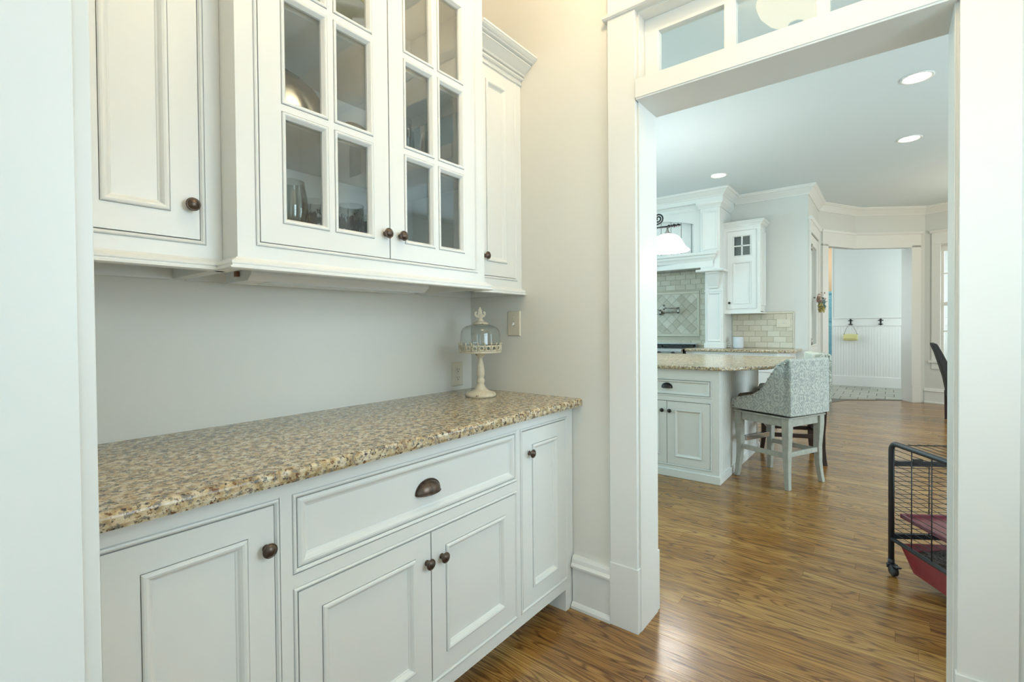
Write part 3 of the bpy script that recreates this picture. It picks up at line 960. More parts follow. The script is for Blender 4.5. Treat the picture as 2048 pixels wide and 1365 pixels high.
# riser tray they stand on
tag(MB().box(-1.012, -0.30, FL, -0.70, -0.13, FL + .085).obj('riser', INTER, None, bevel=.003), 'low pale riser under the printed tumblers', 'riser')
glassware('goblet', VASE, (-0.665, -0.28, 1.811), 'cut glass goblet on the middle shelf, first behind the right door', 'glass', None, 'goblets on the middle shelf')
glassware('goblet', VASE, (-0.585, -0.20, 1.811), 'cut glass goblet on the middle shelf, behind the muntin of the right door', 'glass', None, 'goblets on the middle shelf')
glassware('goblet', VASE, (-0.500, -0.26, 1.811), 'cut glass goblet on the middle shelf, nearest the right hinge', 'glass', None, 'goblets on the middle shelf')
# tilted metal bowl
o = MB().lathe([(0.172, 0.0), (0.176, 0.003), (0.172, 0.010), (0.166, 0.05), (0.150, 0.10), (0.122, 0.145), (0.085, 0.180), (0.05, 0.198), (0.047, 0.206), (0, 0.206), (0, 0.202), (0.045, 0.195), (0.082, 0.176), (0.118, 0.142), (0.146, 0.098), (0.162, 0.05), (0.168, 0.0)], (0, 0, 0), 48).obj('metal_bowl', STEEL)
o.location = (-1.085, -0.198, 1.8115)
tag(o, 'polished steel mixing bowl turned upside down on the middle shelf', 'bowl')
o = MB().lathe([(0, 0), (0.045, 0), (0.05, 0.006), (0.1, 0.014), (0.103, 0.018), (0, 0.012)], (0, 0, 0), 32).obj('plate', CREAM)
o.location = (-0.72, -0.085, 1.905); o.rotation_euler = (R(80), 0, 0)
tag(o, 'cream plate standing on edge at the back of the middle shelf', 'plate')
# yellow bell-shaped dish on a clear stand
o = MB().lathe([(0.075, 0.0), (0.077, 0.004), (0.068, 0.022), (0.043, 0.075), (0.028, 0.098), (0.0, 0.106), (0.0, 0.102), (0.026, 0.094), (0.040, 0.072), (0.064, 0.022), (0.073, 0.004), (0.075, 0.0)], (0, 0, 0), 40).obj('cheese_dome', YELL)
o.location = (-0.872, -0.27, 2.285); tag(o, 'yellow green bell-shaped ceramic cover on the top shelf', 'dish cover')
glassware('glass_stand', [(0, 0), (0.07, 0), (0.07, 0.006), (0.014, 0.02), (0.014, 0.135), (0.075, 0.150), (0.075, 0.155), (0, 0.152)], (-0.872, -0.27, 2.129), 'clear glass pedestal under the yellow green cover', 'stand')
tag(MB().box(-0.04, -0.03, 0, 0.04, 0.03, 0.085).obj('spice_tin', BROWNP, None, bevel=.004), 'small amber brown tin on the cabinet floor behind the right door', 'tin')
bpy.data.objects['spice_tin'].location = (-0.655, -0.30, FL)

# ------------------------------------------------------------------ cake stand with glass dome on the counter
t = thing('cake_stand', 'distressed cream pedestal cake stand with clear glass dome, on the counter corner', 'cake stand', (-0.200, -0.243, 0.914))
pr = [(0, 0), (0.098, 0), (0.104, 0.003), (0.103, 0.011), (0.094, 0.018), (0.060, 0.024), (0.034, 0.034), (0.024, 0.048), (0.019, 0.056), (0.021, 0.062), (0.024, 0.070), (0.021, 0.079), (0.017, 0.083), (0.020, 0.089),
      (0.0235, 0.102), (0.023, 0.118), (0.018, 0.145), (0.0135, 0.165), (0.0125, 0.174), (0.021, 0.180), (0.027, 0.188), (0.030, 0.196), (0, 0.196)]
ks = 0.675
MB().lathe([(a * (ks if a > .05 else .8), b) for a, b in pr], (0, 0, 0), 40).obj('pedestal', CHIP, t)
MB().lathe([(0, 0.196), (0.092, 0.196), (0.0955, 0.198), (0.0955, 0.203), (0.092, 0.205), (0, 0.205)], (0, 0, 0), 56).obj('plate', CHIP, t)
# pierced gallery rail
m = MB()
nb = 20
for i in range(nb):
    a = 2 * PI * i / nb
    c, s = math.cos(a), math.sin(a)
    r = 0.0945
    m.tube([(c * r, s * r, 0.204), (c * r, s * r, 0.236), (c * (r + .002), s * (r + .002), 0.241)], [0.0028, 0.0028, 0.0045], 6)
    a2 = a + PI / nb
    c, s = math.cos(a2), math.sin(a2)
    m.tube([(c * r + math.cos(q) * -s * 0.0095, s * r + math.cos(q) * c * 0.0095, 0.2185 + 0.0095 * math.sin(q)) for q in [2 * PI * k / 8 for k in range(8)]], 0.0026, 5, closed=True)
m.lathe([(0.093, 0.226), (0.096, 0.226), (0.096, 0.231), (0.093, 0.231), (0.093, 0.226)], (0, 0, 0), 56)
m.lathe([(0.093, 0.205), (0.096, 0.205), (0.096, 0.210), (0.093, 0.210), (0.093, 0.205)], (0, 0, 0), 56)
m.obj('gallery', CHIP, t, fix=False)
dome = MB().lathe([(0.089, 0.207), (0.0895, 0.24), (0.089, 0.275), (0.086, 0.293), (0.079, 0.306), (0.065, 0.316), (0.045, 0.322), (0.02, 0.326), (0.0, 0.327)], (0, 0, 0), 56).obj('dome', VGLASS, t, fix=False)
m = MB().lathe([(0, 0.324), (0.034, 0.324), (0.038, 0.327), (0.034, 0.331), (0.016, 0.339), (0.010, 0.347), (0.012, 0.352), (0, 0.353)], (0, 0, 0), 32)
m.tube([(0, 0, 0.318), (0, 0, 0.330)], 0.012, 10)
# fleur-de-lis finial facing the room
fl = [(0, 0.345), (0.008, 0.352), (0.007, 0.36), (0.020, 0.357), (0.026, 0.362), (0.018, 0.367), (0.010, 0.368), (0.016, 0.374), (0.026, 0.376), (0.034, 0.384), (0.036, 0.394), (0.030, 0.402), (0.022, 0.402), (0.019, 0.396), (0.024, 0.392),
      (0.022, 0.386), (0.015, 0.388), (0.013, 0.398), (0.011, 0.408), (0.005, 0.418), (0, 0.424)]
poly = fl + [(-x_, z_) for x_, z_ in reversed(fl[1:-1])]
mf = MB().prism(poly, -0.0045, 0.0045, 'y')
fo = mf.obj('finial', CHIP, dome, bevel=.0015); fo.rotation_euler = (0, 0, R(-50)); fo.location = (0, 0, -0.02)
fo.scale = (.72, 1, 1)
m.obj('dome_collar', CHIP, dome)

# switch and outlet
t = thing('light_switch', 'ivory toggle light switch plate on the wall above the cake stand', 'light switch', (0, -0.2835, 1.241), R(-90))
MB().rings((-0.038, -0.060, 0.038, 0.060), [(0, 0), (0.0, -0.002), (0.004, -0.006), (0.006, -0.0065)]).obj('plate', IVORY, t, fix=False)
MB().box(-0.005, -0.0068, -0.012, 0.005, -0.006, 0.012).obj('slot', plain('ivory_shadow', (0.45, 0.40, 0.30), .5), t)
MB().add([(-0.004, -0.006, -0.004), (0.004, -0.006, -0.004), (0.004, -0.006, 0.008), (-0.004, -0.006, 0.008), (-0.0035, -0.018, -0.010), (0.0035, -0.018, -0.010), (0.0035, -0.016, -0.003), (-0.0035, -0.016, -0.003)],
         [(0, 1, 2, 3), (4, 5, 6, 7), (0, 1, 5, 4), (1, 2, 6, 5), (2, 3, 7, 6), (3, 0, 4, 7)]).obj('toggle', WPLAS, t)
for z in (-0.030, 0.030): MB().lathe([(0, 0.0078), (0.003, 0.0078), (0.0035, 0.006)], (0, 0, z), 10, 'y').obj('screw', IVORY, t)
t = thing('wall_outlet', 'ivory duplex outlet on the back wall just above the counter', 'outlet', (-0.104, 0, 0.994))
MB().rings((-0.038, -0.060, 0.038, 0.060), [(0, 0), (0.0, -0.002), (0.004, -0.006), (0.006, -0.0065)]).obj('plate', IVORY, t, fix=False)
for z in (0.020, -0.020):
    MB().prism([(0.0165 * math.cos(a), z + 0.0145 * math.sin(a)) for a in [2 * PI * k / 14 for k in range(14)]], -0.006, -0.008, 'y').obj('receptacle', IVORY, t)
    MB().box(-0.0075, -0.0086, z - .001, -0.0055, -0.008, z + .008).box(0.0055, -0.0086, z, 0.0075, -0.008, z + .007).box(-0.0022, -0.0086, z - .0095, 0.0022, -0.008, z - .005).obj('slots', SLOT, t)
MB().lathe([(0, 0.0078), (0.003, 0.0078), (0.0035, 0.006)], (0, 0, 0), 10, 'y').obj('screw', IVORY, t)

# pantry ceiling bowl light
t = thing('ceiling_light', 'lit alabaster bowl ceiling light of the pantry, mirrored in the transom', 'light fixture', (-0.83, -1.32, CZ))
b = MB().lathe([(0.0, -0.300), (0.03, -0.298), (0.08, -0.285), (0.13, -0.255), (0.165, -0.210), (0.178, -0.170), (0.172, -0.168), (0.158, -0.208), (0.124, -0.25), (0.078, -0.278), (0, -0.292)], (0, 0, 0), 40).obj('bowl', BOWLM, t)
MB().lathe([(0, 0), (0.06, 0), (0.062, -0.012), (0.03, -0.022), (0.010, -0.03), (0.010, -0.345), (0.030, -0.330), (0.036, -0.318), (0.034, -0.308), (0.012, -0.302), (0.012, -0.30)], (0, 0, 0), 24).obj('stem', SLOT, t)
point('pantry_bulb', (-0.83, -1.32, CZ - 0.11), 47, WARM, 0.10)

# ================================================================== KITCHEN
RZK = R(-90)     # local x = -Y, local y = +X (into the wall), seen from the doorway
# recessed ceiling lights
for (lx, ly, lab) in ((2.84, -1.85, 'lit recessed ceiling light nearest the doorway, largest of the three'), (4.315, -1.845, 'lit recessed ceiling light behind the nearest one, to the right'), (4.312, -0.07, 'lit recessed ceiling light in front of the range hood crown')):
    t = thing('recessed_light', lab, 'ceiling light', (lx, ly, CZ), 0, 'recessed kitchen lights')
    MB().lathe([(0.078, 0.0), (0.100, 0.0), (0.101, -0.004), (0.094, -0.008), (0.084, -0.006), (0.078, -0.001)], (0, 0, 0), 32).obj('trim_ring', TRIMP, t)
    MB().lathe([(0, -0.006), (0.05, -0.0045), (0.080, -0.002), (0.080, 0.0), (0, 0.0)], (0, 0, 0), 28).obj('lamp', CANM, t)
    point('recessed_bulb', (lx, ly, CZ - 0.03), 18 if ly < -1 else 4, (1.0, 0.93, 0.82), 0.07, 150)

point('breakfast_fill', (6.2, -3.3, 2.25), 30, (1.0, .80, .52), .12)  # added warm light out of view, tints the far walls; no fixture modelled
# crown moulding along the hood wall, door side and faceted walls
CRW = [(0, CZ - 0.115), (0.012, CZ - 0.115), (0.014, CZ - 0.10), (0.022, CZ - 0.092), (0.040, CZ - 0.070), (0.068, CZ - 0.040), (0.084, CZ - 0.030), (0.088, CZ - 0.018), (0.098, CZ - 0.014), (0.100, CZ), (0, CZ)]
trim('trim_1', MB().sweep([(5.5, 0.02), P0, P1, P2, P3, P4, (6.9, -5.2)], CRW), 0)
# baseboards in the kitchen
trim('baseboard_kitchen', MB().sweep([tuple(Vector(P3) + (Vector(P4) - Vector(P3)).normalized() * 0.0), P4, (6.9, -5.2)], BASEP), 0)

# hall opening casing
door3 = struct(thing('door_3', None, None))


def seg_pt(A, B, s, out=0.0):
    A = Vector(A); B = Vector(B)
    d = (B - A).normalized(); n = Vector((d.y, -d.x))   # room side
    q = A + (B - A) * s + n * out
    return (q.x, q.y)


def seg_board(A, B, s0, s1, z0, z1, t=0.022):
    return wall_seg(MB(), A, B, z0, z1, s0, s1, t, -t)


part('casing', seg_board(P1, P2, 0.07 / L12, HS0 + .006, 0, HZ + .03), door3)
part('casing', seg_board(P2, P3, HS1 - .006, HS1 + 0.13 / L23, 0.25, HZ + .03), door3)
part('plinth_block', seg_board(P2, P3, HS1 - .002, HS1 + 0.135 / L23, 0, 0.255, 0.028), door3)
part('head_casing', MB().sweep([seg_pt(P1, P2, 0.07 / L12), P2, seg_pt(P2, P3, HS1 + 0.13 / L23)], [(0, HZ - .005), (0.022, HZ - .005), (0.022, HZ + 0.20), (0, HZ + 0.20)]), door3)
part('head_cap', MB().sweep([seg_pt(P1, P2, 0.05 / L12), P2, seg_pt(P2, P3, HS1 + 0.15 / L23)], [(0, HZ + .20), (0.030, HZ + .20), (0.042, HZ + 0.222), (0.042, HZ + .235), (0, HZ + 0.235)]), door3, bevel=0)
a = wall_seg(MB(), P2, P3, 0, HZ, HS1 - .004 / L23, HS1 + .001, 0.20, 0)
part('jamb', a, door3)
a = wall_seg(MB(), P1, P2, 0, HZ, HS0 - .001, HS0 + .004 / L12, 0.20, 0)
part('jamb', a, door3)

# breakfast window on the last facet
win = struct(thing('window_1', None, None))
part('casing', seg_board(P3, P4, 0.09 / L34, WS0 + .012 / L34, 0.66, 2.44), win)
part('casing', seg_board(P3, P4, WS1 - .01, WS1 + 0.1 / L34, 0.66, 2.44), win)
part('head_casing', seg_board(P3, P4, 0.09 / L34, WS1 + 0.1 / L34, 2.44, 2.62), win)
part('head_cap', MB().sweep([seg_pt(P3, P4, 0.07 / L34), seg_pt(P3, P4, WS1 + .12 / L34)], [(0, 2.615), (0.03, 2.615), (0.044, 2.64), (0.044, 2.655), (0, 2.655)]), win, bevel=0)
part('stool', seg_board(P3, P4, 0.06 / L34, WS1 + 0.12 / L34, 0.625, 0.66, 0.045), win)
part('apron', seg_board(P3, P4, 0.09 / L34, WS1 + 0.1 / L34, 0.53, 0.625, 0.018), win)
sh = MB()
wl = WS1 - WS0
def wbar(s0, s1, z0, z1, t=0.03): wall_seg(sh, P3, P4, z0, z1, s0, s1, t, 0.045)
fr = 0.035 / L34
wbar(WS0, WS0 + fr, .62, 2.42); wbar(WS1 - fr, WS1, .62, 2.42); wbar(WS0 + fr, WS1 - fr, .62, .68); wbar(WS0 + fr, WS1 - fr, 2.33, 2.42)
wbar(WS0 + fr, WS1 - fr, 1.50, 1.555)
for z in (1.10, 1.98): wbar(WS0 + fr, WS1 - fr, z, z + .022, .02)
for k in (1, 2): wbar(WS0 + wl * k / 3 - .008, WS0 + wl * k / 3 + .008, .68, 2.33, .02)
so = part('sash', sh, win)
wall_seg_o = wall_seg(MB(), P3, P4, .66, 2.35, WS0 + fr * .8, WS1 - fr * .8, 0.004, 0.058).obj('pane', GLASS, so)

# glazed door on the side wall
door4 = struct(thing('door_4', None, None))
DX0, DX1 = 5.63, 6.56
part('casing', MB().box(5.535, -0.860, 0, DX0 + .006, -0.884, 2.46), door4)
part('casing', MB().box(DX1 - .006, -0.860, 0, 6.655, -0.884, 2.46), door4)
part('head_casing', MB().box(5.525, -0.860, 2.46, 6.665, -0.886, 2.61), door4)
part('head_cap', MB().sweep([(5.515, -0.86), (6.675, -0.86)], [(0, 2.605), (0.034, 2.605), (0.05, 2.63), (0.05, 2.645), (0, 2.645)]), door4, bevel=0)
leaf = MB()
leaf.box(DX0, -0.866, 0.01, DX0 + .11, -0.826, 2.45).box(DX1 - .11, -0.866, 0.01, DX1, -0.826, 2.45).box(DX0 + .11, -0.866, 2.33, DX1 - .11, -0.826, 2.45).box(DX0 + .11, -0.866, 0.01, DX1 - .11, -0.826, 0.93)
lf = part('door_leaf', leaf, door4)
MB().rings((DX0 + .11, 0.93, DX1 - .11, 2.33), [(0, -0.868), (0.004, -0.874), (0.012, -0.874), (0.02, -0.862), (0.02, -0.85)], cap=False).obj('glazing_bead', TRIMP, lf, fix=False)
part('pane', MB().box(DX0 + .12, -0.850, 0.94, DX1 - .12, -0.845, 2.32), lf, FROST, 0)
for z in (0.35, 1.0, 2.25): part('hinge', MB().lathe([(0, -.045), (.007, -.045), (.007, .045), (0, .045)], (DX0 - .001, -0.889, z), 10), door4, NICKEL, 0)

# wreath hanging on the glazed door
t = thing('wreath', 'dried flower bunch in dusty pink, sage and olive hanging on the glazed door', 'wreath', (5.96, -0.895, 1.50))
rw = random.Random(3)
def leaf_cluster(name, mat, c, spread, n, size):
    m = MB()
    for i in range(n):
        p = Vector((c[0] + rw.gauss(0, spread), c[1] - abs(rw.gauss(0, spread * .45)), c[2] + rw.gauss(0, spread * .7)))
        a = Vector((rw.uniform(-1, 1), rw.uniform(-1, 0.2), rw.uniform(-1, 1))).normalized()
        b = a.cross(Vector((rw.uniform(-1, 1), rw.uniform(-1, 1), rw.uniform(-1, 1)))).normalized()
        nrm = a.cross(b)
        s = size * rw.uniform(.6, 1.3)
        q = [p - a * s, p + b * s * .45 + nrm * s * .12, p + a * s, p - b * s * .45 + nrm * s * .12, p + nrm * s * .25]
        m.add(q, [(0, 1, 4), (1, 2, 4), (2, 3, 4), (3, 0, 4)])
    o = m.obj(name, mat, t, fix=False); o['kind'] = 'stuff'
leaf_cluster('pink_flowers', LEAFT, (-0.03, -0.03, 0.085), 0.04, 70, 0.028)
leaf_cluster('sage_leaves', LEAFG, (0.05, -0.05, 0.0), 0.05, 130, 0.034)
leaf_cluster('olive_leaves', LEAFY, (-0.05, -0.05, -0.05), 0.042, 70, 0.03)
m = MB()
for k in range(12):
    a = rw.uniform(-1.2, 1.5); l = rw.uniform(.13, .22)
    e = (0.06 + l * math.cos(a), -0.06 - rw.uniform(0.0, .05), 0.03 + l * math.sin(a))
    m.tube([(0.02, -0.03, 0.0), (0.05 + .5 * l * math.cos(a), -0.06, 0.02 + .45 * l * math.sin(a)), e], 0.002, 5)
    m.sphere(e, 0.009, 6, 4)
m.obj('berry_twigs', LEAFT, t, fix=False)
MB().lathe([(0, 0), (0.012, 0), (0.012, 0.02), (0, 0.02)], (0, 0.02, 0.1), 10, 'y').obj('hook', NICKEL, t)

point('far_room_fill', (10.6, -0.35, 2.75), 22, (1.0, .9, .78), .1)  # added unseen light so the room past the hall is not dark
# hall: tile floor, wainscot, hooks, purse, teal cupboard
def facet_x(y):   # threshold line as a function of y
    pts = [(-0.80, 6.95), (-0.98, 7.20), (-1.16, 7.62), (-1.87, 8.08), (-3.5, 8.3)]
    pts = [(-0.5, 6.9)] + pts
    for (y0, x0), (y1, x1) in zip(pts, pts[1:]):
        if y1 <= y <= y0: return x0 + (x1 - x0) * (y0 - y) / (y0 - y1)
    return 6.9 if y > -0.5 else 8.3


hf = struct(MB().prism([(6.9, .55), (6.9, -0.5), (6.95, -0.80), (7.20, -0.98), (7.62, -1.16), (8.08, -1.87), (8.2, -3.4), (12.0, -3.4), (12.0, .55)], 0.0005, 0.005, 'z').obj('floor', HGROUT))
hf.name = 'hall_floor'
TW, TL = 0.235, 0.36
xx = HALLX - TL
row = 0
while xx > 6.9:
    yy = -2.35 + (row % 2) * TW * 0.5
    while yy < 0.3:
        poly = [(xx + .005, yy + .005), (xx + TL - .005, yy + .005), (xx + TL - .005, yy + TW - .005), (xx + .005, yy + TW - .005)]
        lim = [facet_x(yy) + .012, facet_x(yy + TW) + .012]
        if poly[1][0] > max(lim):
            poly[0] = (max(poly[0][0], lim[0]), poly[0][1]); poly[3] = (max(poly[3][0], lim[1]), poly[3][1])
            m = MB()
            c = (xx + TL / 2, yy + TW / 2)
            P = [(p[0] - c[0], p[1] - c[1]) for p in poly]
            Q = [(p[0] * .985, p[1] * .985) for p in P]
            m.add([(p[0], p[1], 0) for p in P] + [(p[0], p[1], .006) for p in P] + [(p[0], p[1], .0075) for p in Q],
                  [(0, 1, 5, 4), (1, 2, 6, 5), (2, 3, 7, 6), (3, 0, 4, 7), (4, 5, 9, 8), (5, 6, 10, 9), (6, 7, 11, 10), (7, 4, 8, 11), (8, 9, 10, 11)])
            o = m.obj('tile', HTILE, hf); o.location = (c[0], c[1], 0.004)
        yy += TW
    xx -= TL; row += 1

def beadboard(mb, x0, x1, z0, z1, y, pitch=0.045, depth=0.004, base=0.008):
    """grooved boarding in the XZ plane facing -y"""
    n = max(1, round((x1 - x0) / pitch)); p = (x1 - x0) / n
    prof = []
    for i in range(n):
        a = x0 + i * p
        prof += [(a, y), (a + .002, y - depth), (a + .006, y - depth * .4), (a + .009, y - depth), (a + p - .002, y - depth)]
    prof.append((x1, y))
    vs = [(u, v, z0) for u, v in prof] + [(u, v, z1) for u, v in prof]
    k = len(prof)
    mb.add(vs, [(i, i + 1, k + i + 1, k + i) for i in range(k - 1)])
    mb.box(x0, y, z0, x1, y + base, z1)
    return mb


HW = bpy.data.objects['wall_hall']
wsc = thing('wainscot', 'white beadboard wainscot with peg rail on the hall wall', 'wainscot', (HALLX, -0.8, 0), RZK)
bb = beadboard(MB(), 0.0, 2.55, 0.20, 1.20, -0.006).obj('beadboard', TRIMP, wsc, fix=False)
MB().box(0, -0.024, 0, 2.55, 0, 0.205).obj('baseboard', TRIMP, wsc, bevel=.003)
MB().box(0, -0.020, 1.195, 2.55, 0, 1.345).obj('peg_rail', TRIMP, wsc, bevel=.002)
MB().box(0, -0.040, 1.345, 2.55, 0, 1.362).obj('cap', TRIMP, wsc, bevel=.004)
MB().box(-0.014, -0.014, 0, 0, 0.13, CZ - .01).obj('corner_bead', TRIMP, wsc)
for (yy, lab) in ((-1.098, 'black double coat hook holding the yellow purse'), (-1.569, 'empty black double coat hook right of the purse')):
    t = thing('coat_hook', lab, 'hook', (HALLX - .0205, yy, 1.268), RZK, 'coat hooks on the peg rail')
    MB().prism([(-.012, -.06), (.012, -.06), (.016, -.045), (.010, -.03), (.012, 0), (.010, .03), (.018, .048), (.010, .062), (-.010, .062), (-.018, .048), (-.010, .03), (-.012, 0), (-.010, -.03), (-.016, -.045)], 0, -.006, 'y').obj('back_plate', IRON, t)
    m = MB().tube([(0, -.004, .03), (0, -.03, .025), (0, -.06, .035), (0, -.07, .055)], [.008, .007, .007, .009], 8)
    m.sphere((0, -.07, .058), .012, 8, 6)
    m.tube([(0, -.004, -.02), (0, -.025, -.045), (0, -.045, -.05), (0, -.055, -.03)], [.008, .007, .007, .008], 8)
    m.sphere((0, -.055, -.028), .011, 8, 6)
    m.tube([(-.04, -.028, .035), (0, -.02, .03), (.04, -.028, .035)], [.009, .007, .009], 6)
    m.tube([(-.035, -.028, -.04), (0, -.02, -.035), (.035, -.028, -.04)], [.009, .007, .009], 6)
    m.obj('hook_arm', IRON, t)
t = thing('purse', 'pale yellow baguette handbag hanging from the left coat hook', 'handbag', (HALLX - .075, -1.098, 0.905), RZK)
m = MB()
secs = []
for i in range(9):
    u = i / 8
    x_ = -0.118 + 0.236 * u
    w = 0.020 + 0.022 * math.sin(PI * u); top = 0.125 + .012 * math.sin(PI * u); bot = 0.012 * (2 * u - 1) ** 2
    secs.append([(x_, -w * .8, bot + .006), (x_, -w, bot + .03), (x_, -w * .7, top - .01), (x_, 0, top), (x_, w * .7, top - .01), (x_, w, bot + .03), (x_, w * .8, bot + .006), (x_, 0, bot)])
m.loft(secs, True).obj('bag_body', PURSE, t)
MB().add([(-.112, -.034, .118), (.112, -.034, .118), (.105, -.046, .05), (-.105, -.046, .05), (-.112, -.030, .118), (.112, -.030, .118), (.105, -.042, .05), (-.105, -.042, .05)], [(0, 3, 2, 1), (4, 5, 6, 7), (0, 1, 5, 4), (1, 2, 6, 5), (2, 3, 7, 6), (3, 0, 4, 7)]).obj('flap', PURSE, t)
MB().tube([(-.105, 0, .12), (-.085, 0, .2), (-.04, .0, .29), (0, .0, .318), (.04, .0, .29), (.085, 0, .2), (.105, 0, .12)], .005, 6).obj('strap', CORDM, t)
m = MB()
for s in (-1, 1): m.tube([(s * .105 + .012 * math.cos(a), 0, .125 + .012 * math.sin(a)) for a in [2 * PI * k / 8 for k in range(8)]], .003, 5, closed=True)
m.obj('ring', NICKEL, t)

t = thing('cupboard', 'teal painted cupboard in the far room beyond the hall opening', 'cupboard', (11.0, -0.2, 0), RZK)
MB().box(-0.55, 0, 0.06, 0.55, 0.5, 1.92).obj('body', TEAL, t)
for s in (-1, 1):
    for z0, z1 in ((0.10, 1.28), (1.30, 1.88)):
        d = MB().box(0.01 * s, -0.02, z0, 0.54 * s, 0, z1).obj('door', TEAL, t, bevel=.002)
        MB().rings((min(.07 * s, .48 * s), z0 + .07, max(.07 * s, .48 * s), z1 - .07), [(0, -.02), (.012, -.026), (.02, -.02), (.024, -.012)], cap=False).obj('panel_moulding', TEAL, d, fix=False)
MB().box(-0.58, -0.03, 1.92, 0.58, 0.5, 1.97).obj('top', TEAL, t, bevel=.004)
for s in (-.5, .5): MB().box(s - .04, 0.02, 0, s + .04, .1, .06).obj('foot', TEAL, t)

# ------------------------------------------------------------------ range wall
# tile backsplash: pieces parented to the hood wall
HOODW = bpy.data.objects['wall_hood']
TX = 5.492
bsp = MB().box(TX + .002, 0.03, 0.90, 5.4995, -0.70, 1.412).box(TX + .002, 0.31, 0.90, 5.4995, 2.02, 2.06).obj('backsplash_bed', GROUT, HOODW)
rt_ = random.Random(11)
tmesh = {}
def tile_piece(w, h, y0, z0, name='tile', mat=TRAV):
    key = (round(w, 4), round(h, 4), mat.name)
    if key not in tmesh:
        m = MB(); g = .0013; c = .002
        a, b = w / 2 - g, h / 2 - g
        vs = [(0, -a, -b), (0, a, -b), (0, a, b), (0, -a, b), (-.006, -a, -b), (-.006, a, -b), (-.006, a, b), (-.006, -a, b),
              (-.0085, -a + c, -b + c), (-.0085, a - c, -b + c), (-.0085, a - c, b - c), (-.0085, -a + c, b - c)]
        m.add(vs, [(0, 4, 5, 1), (1, 5, 6, 2), (2, 6, 7, 3), (3, 7, 4, 0), (4, 8, 9, 5), (5, 9, 10, 6), (6, 10, 11, 7), (7, 11, 8, 4), (8, 11, 10, 9)])
        me = bpy.data.meshes.new(name); me.from_pydata(m.v, [], m.f); me.materials.append(mat)
        tmesh[key] = me
    o = bpy.data.objects.new(name, tmesh[key])
    o.location = (TX + .003 + rt_.uniform(-.0006, .0006), y0 + w / 2, z0 + h / 2)
    o.parent = HOODW
    COL.objects.link(o)
    return o


def subway(ya, yb, za, zb, hole=None, w=0.152, h=0.0765):
    r = 0
    z = za
    while z < zb - .02:
        hh = min(h, zb - z)
        cuts = [ya]
        y = ya + (w if r % 2 == 0 else w / 2)
        while y < yb - .03: cuts.append(y); y += w
        cuts.append(yb)
        for a, b in zip(cuts, cuts[1:]):
            spans = [(a, b)]
            if hole and z + hh > hole[1] + .01 and z < hole[3] - .01:
                spans = []
                if a < hole[0] - .02: spans.append((a, min(b, hole[0])))
                if b > hole[2] + .02: spans.append((max(a, hole[2]), b))
            for p, q in spans: tile_piece(q - p, hh, p, z)
        z += h; r += 1


subway(-0.690, 0.055, 0.917, 1.378)
# pencil edge closing the small backsplash
MB().box(TX - .008, -0.690, 0.917, 5.4995, -0.702, 1.404).box(TX - .008, 0.055, 1.380, 5.4995, -0.702, 1.404).obj('pencil_trim', TRAV, HOODW, bevel=.004)
MY0, MY1, MZ0, MZ1 = 0.508, 1.792, 1.065, 1.747
subway(0.335, 1.99, 0.93, 2.045, (MY0, MZ0, MY1, MZ1))
# framed diamond panel over the range
def bar(y0, z0, y1, z1): return MB().box(TX - .016, y0, z0, TX + .004, y1, z1).obj('tile_border', TRAV, HOODW, bevel=.006)
bw = .038
bar(MY0, MZ0, MY1, MZ0 + bw); bar(MY0, MZ1 - bw, MY1, MZ1); bar(MY0, MZ0 + bw, MY0 + bw, MZ1 - bw); bar(MY1 - bw, MZ0 + bw, MY1, MZ1 - bw)
iy0, iy1, iz0, iz1 = MY0 + bw, MY1 - bw, MZ0 + bw, MZ1 - bw
dd = 0.152
def clip(poly, f):
    out = []
    for i in range(len(poly)):
        a, b = poly[i], poly[(i + 1) % len(poly)]
        fa, fb = f(a), f(b)
        if fa >= 0: out.append(a)
        if fa * fb < 0:
            k = fa / (fa - fb); out.append((a[0] + (b[0] - a[0]) * k, a[1] + (b[1] - a[1]) * k))
    return out
cyy, czz = (iy0 + iy1) / 2, (iz0 + iz1) / 2
for i in range(-9, 10):
    for j in range(-9, 10):
        c = (cyy + (i - j) * dd / 2 * .98, czz + (i + j) * dd / 2 * .98)
        hgt = dd / 2 - .0035
        poly = [(c[0] - hgt, c[1]), (c[0], c[1] - hgt), (c[0] + hgt, c[1]), (c[0], c[1] + hgt)]
        for f in (lambda p: p[0] - iy0 - .001, lambda p: iy1 - .001 - p[0], lambda p: p[1] - iz0 - .001, lambda p: iz1 - .001 - p[1]):
            poly = clip(poly, f)
            if len(poly) < 3: break
        if len(poly) < 3: continue
        ar = abs(sum(a[0] * b[1] - b[0] * a[1] for a, b in zip(poly, poly[1:] + poly[:1]))) / 2
        if ar < 5e-4: continue
        o = MB().prism([(p[0] - c[0], p[1] - c[1]) for p in poly], 0, -.009, 'x').obj('diamond_tile', TRAVD, HOODW)
        o.location = (TX + .003, c[0], c[1])
MB().box(TX + .0015, iy0, iz0, TX + .003, iy1, iz1).obj('diamond_bed', plain('pale_grout', (0.66, 0.62, 0.52), .8), HOODW)

# range hood unit
HC = 1.15
hood = thing('range_hood', 'tall white wooden range hood surround with arched front, mantel shelf and pilasters', 'range hood', (4.95, HC, 0), RZK)
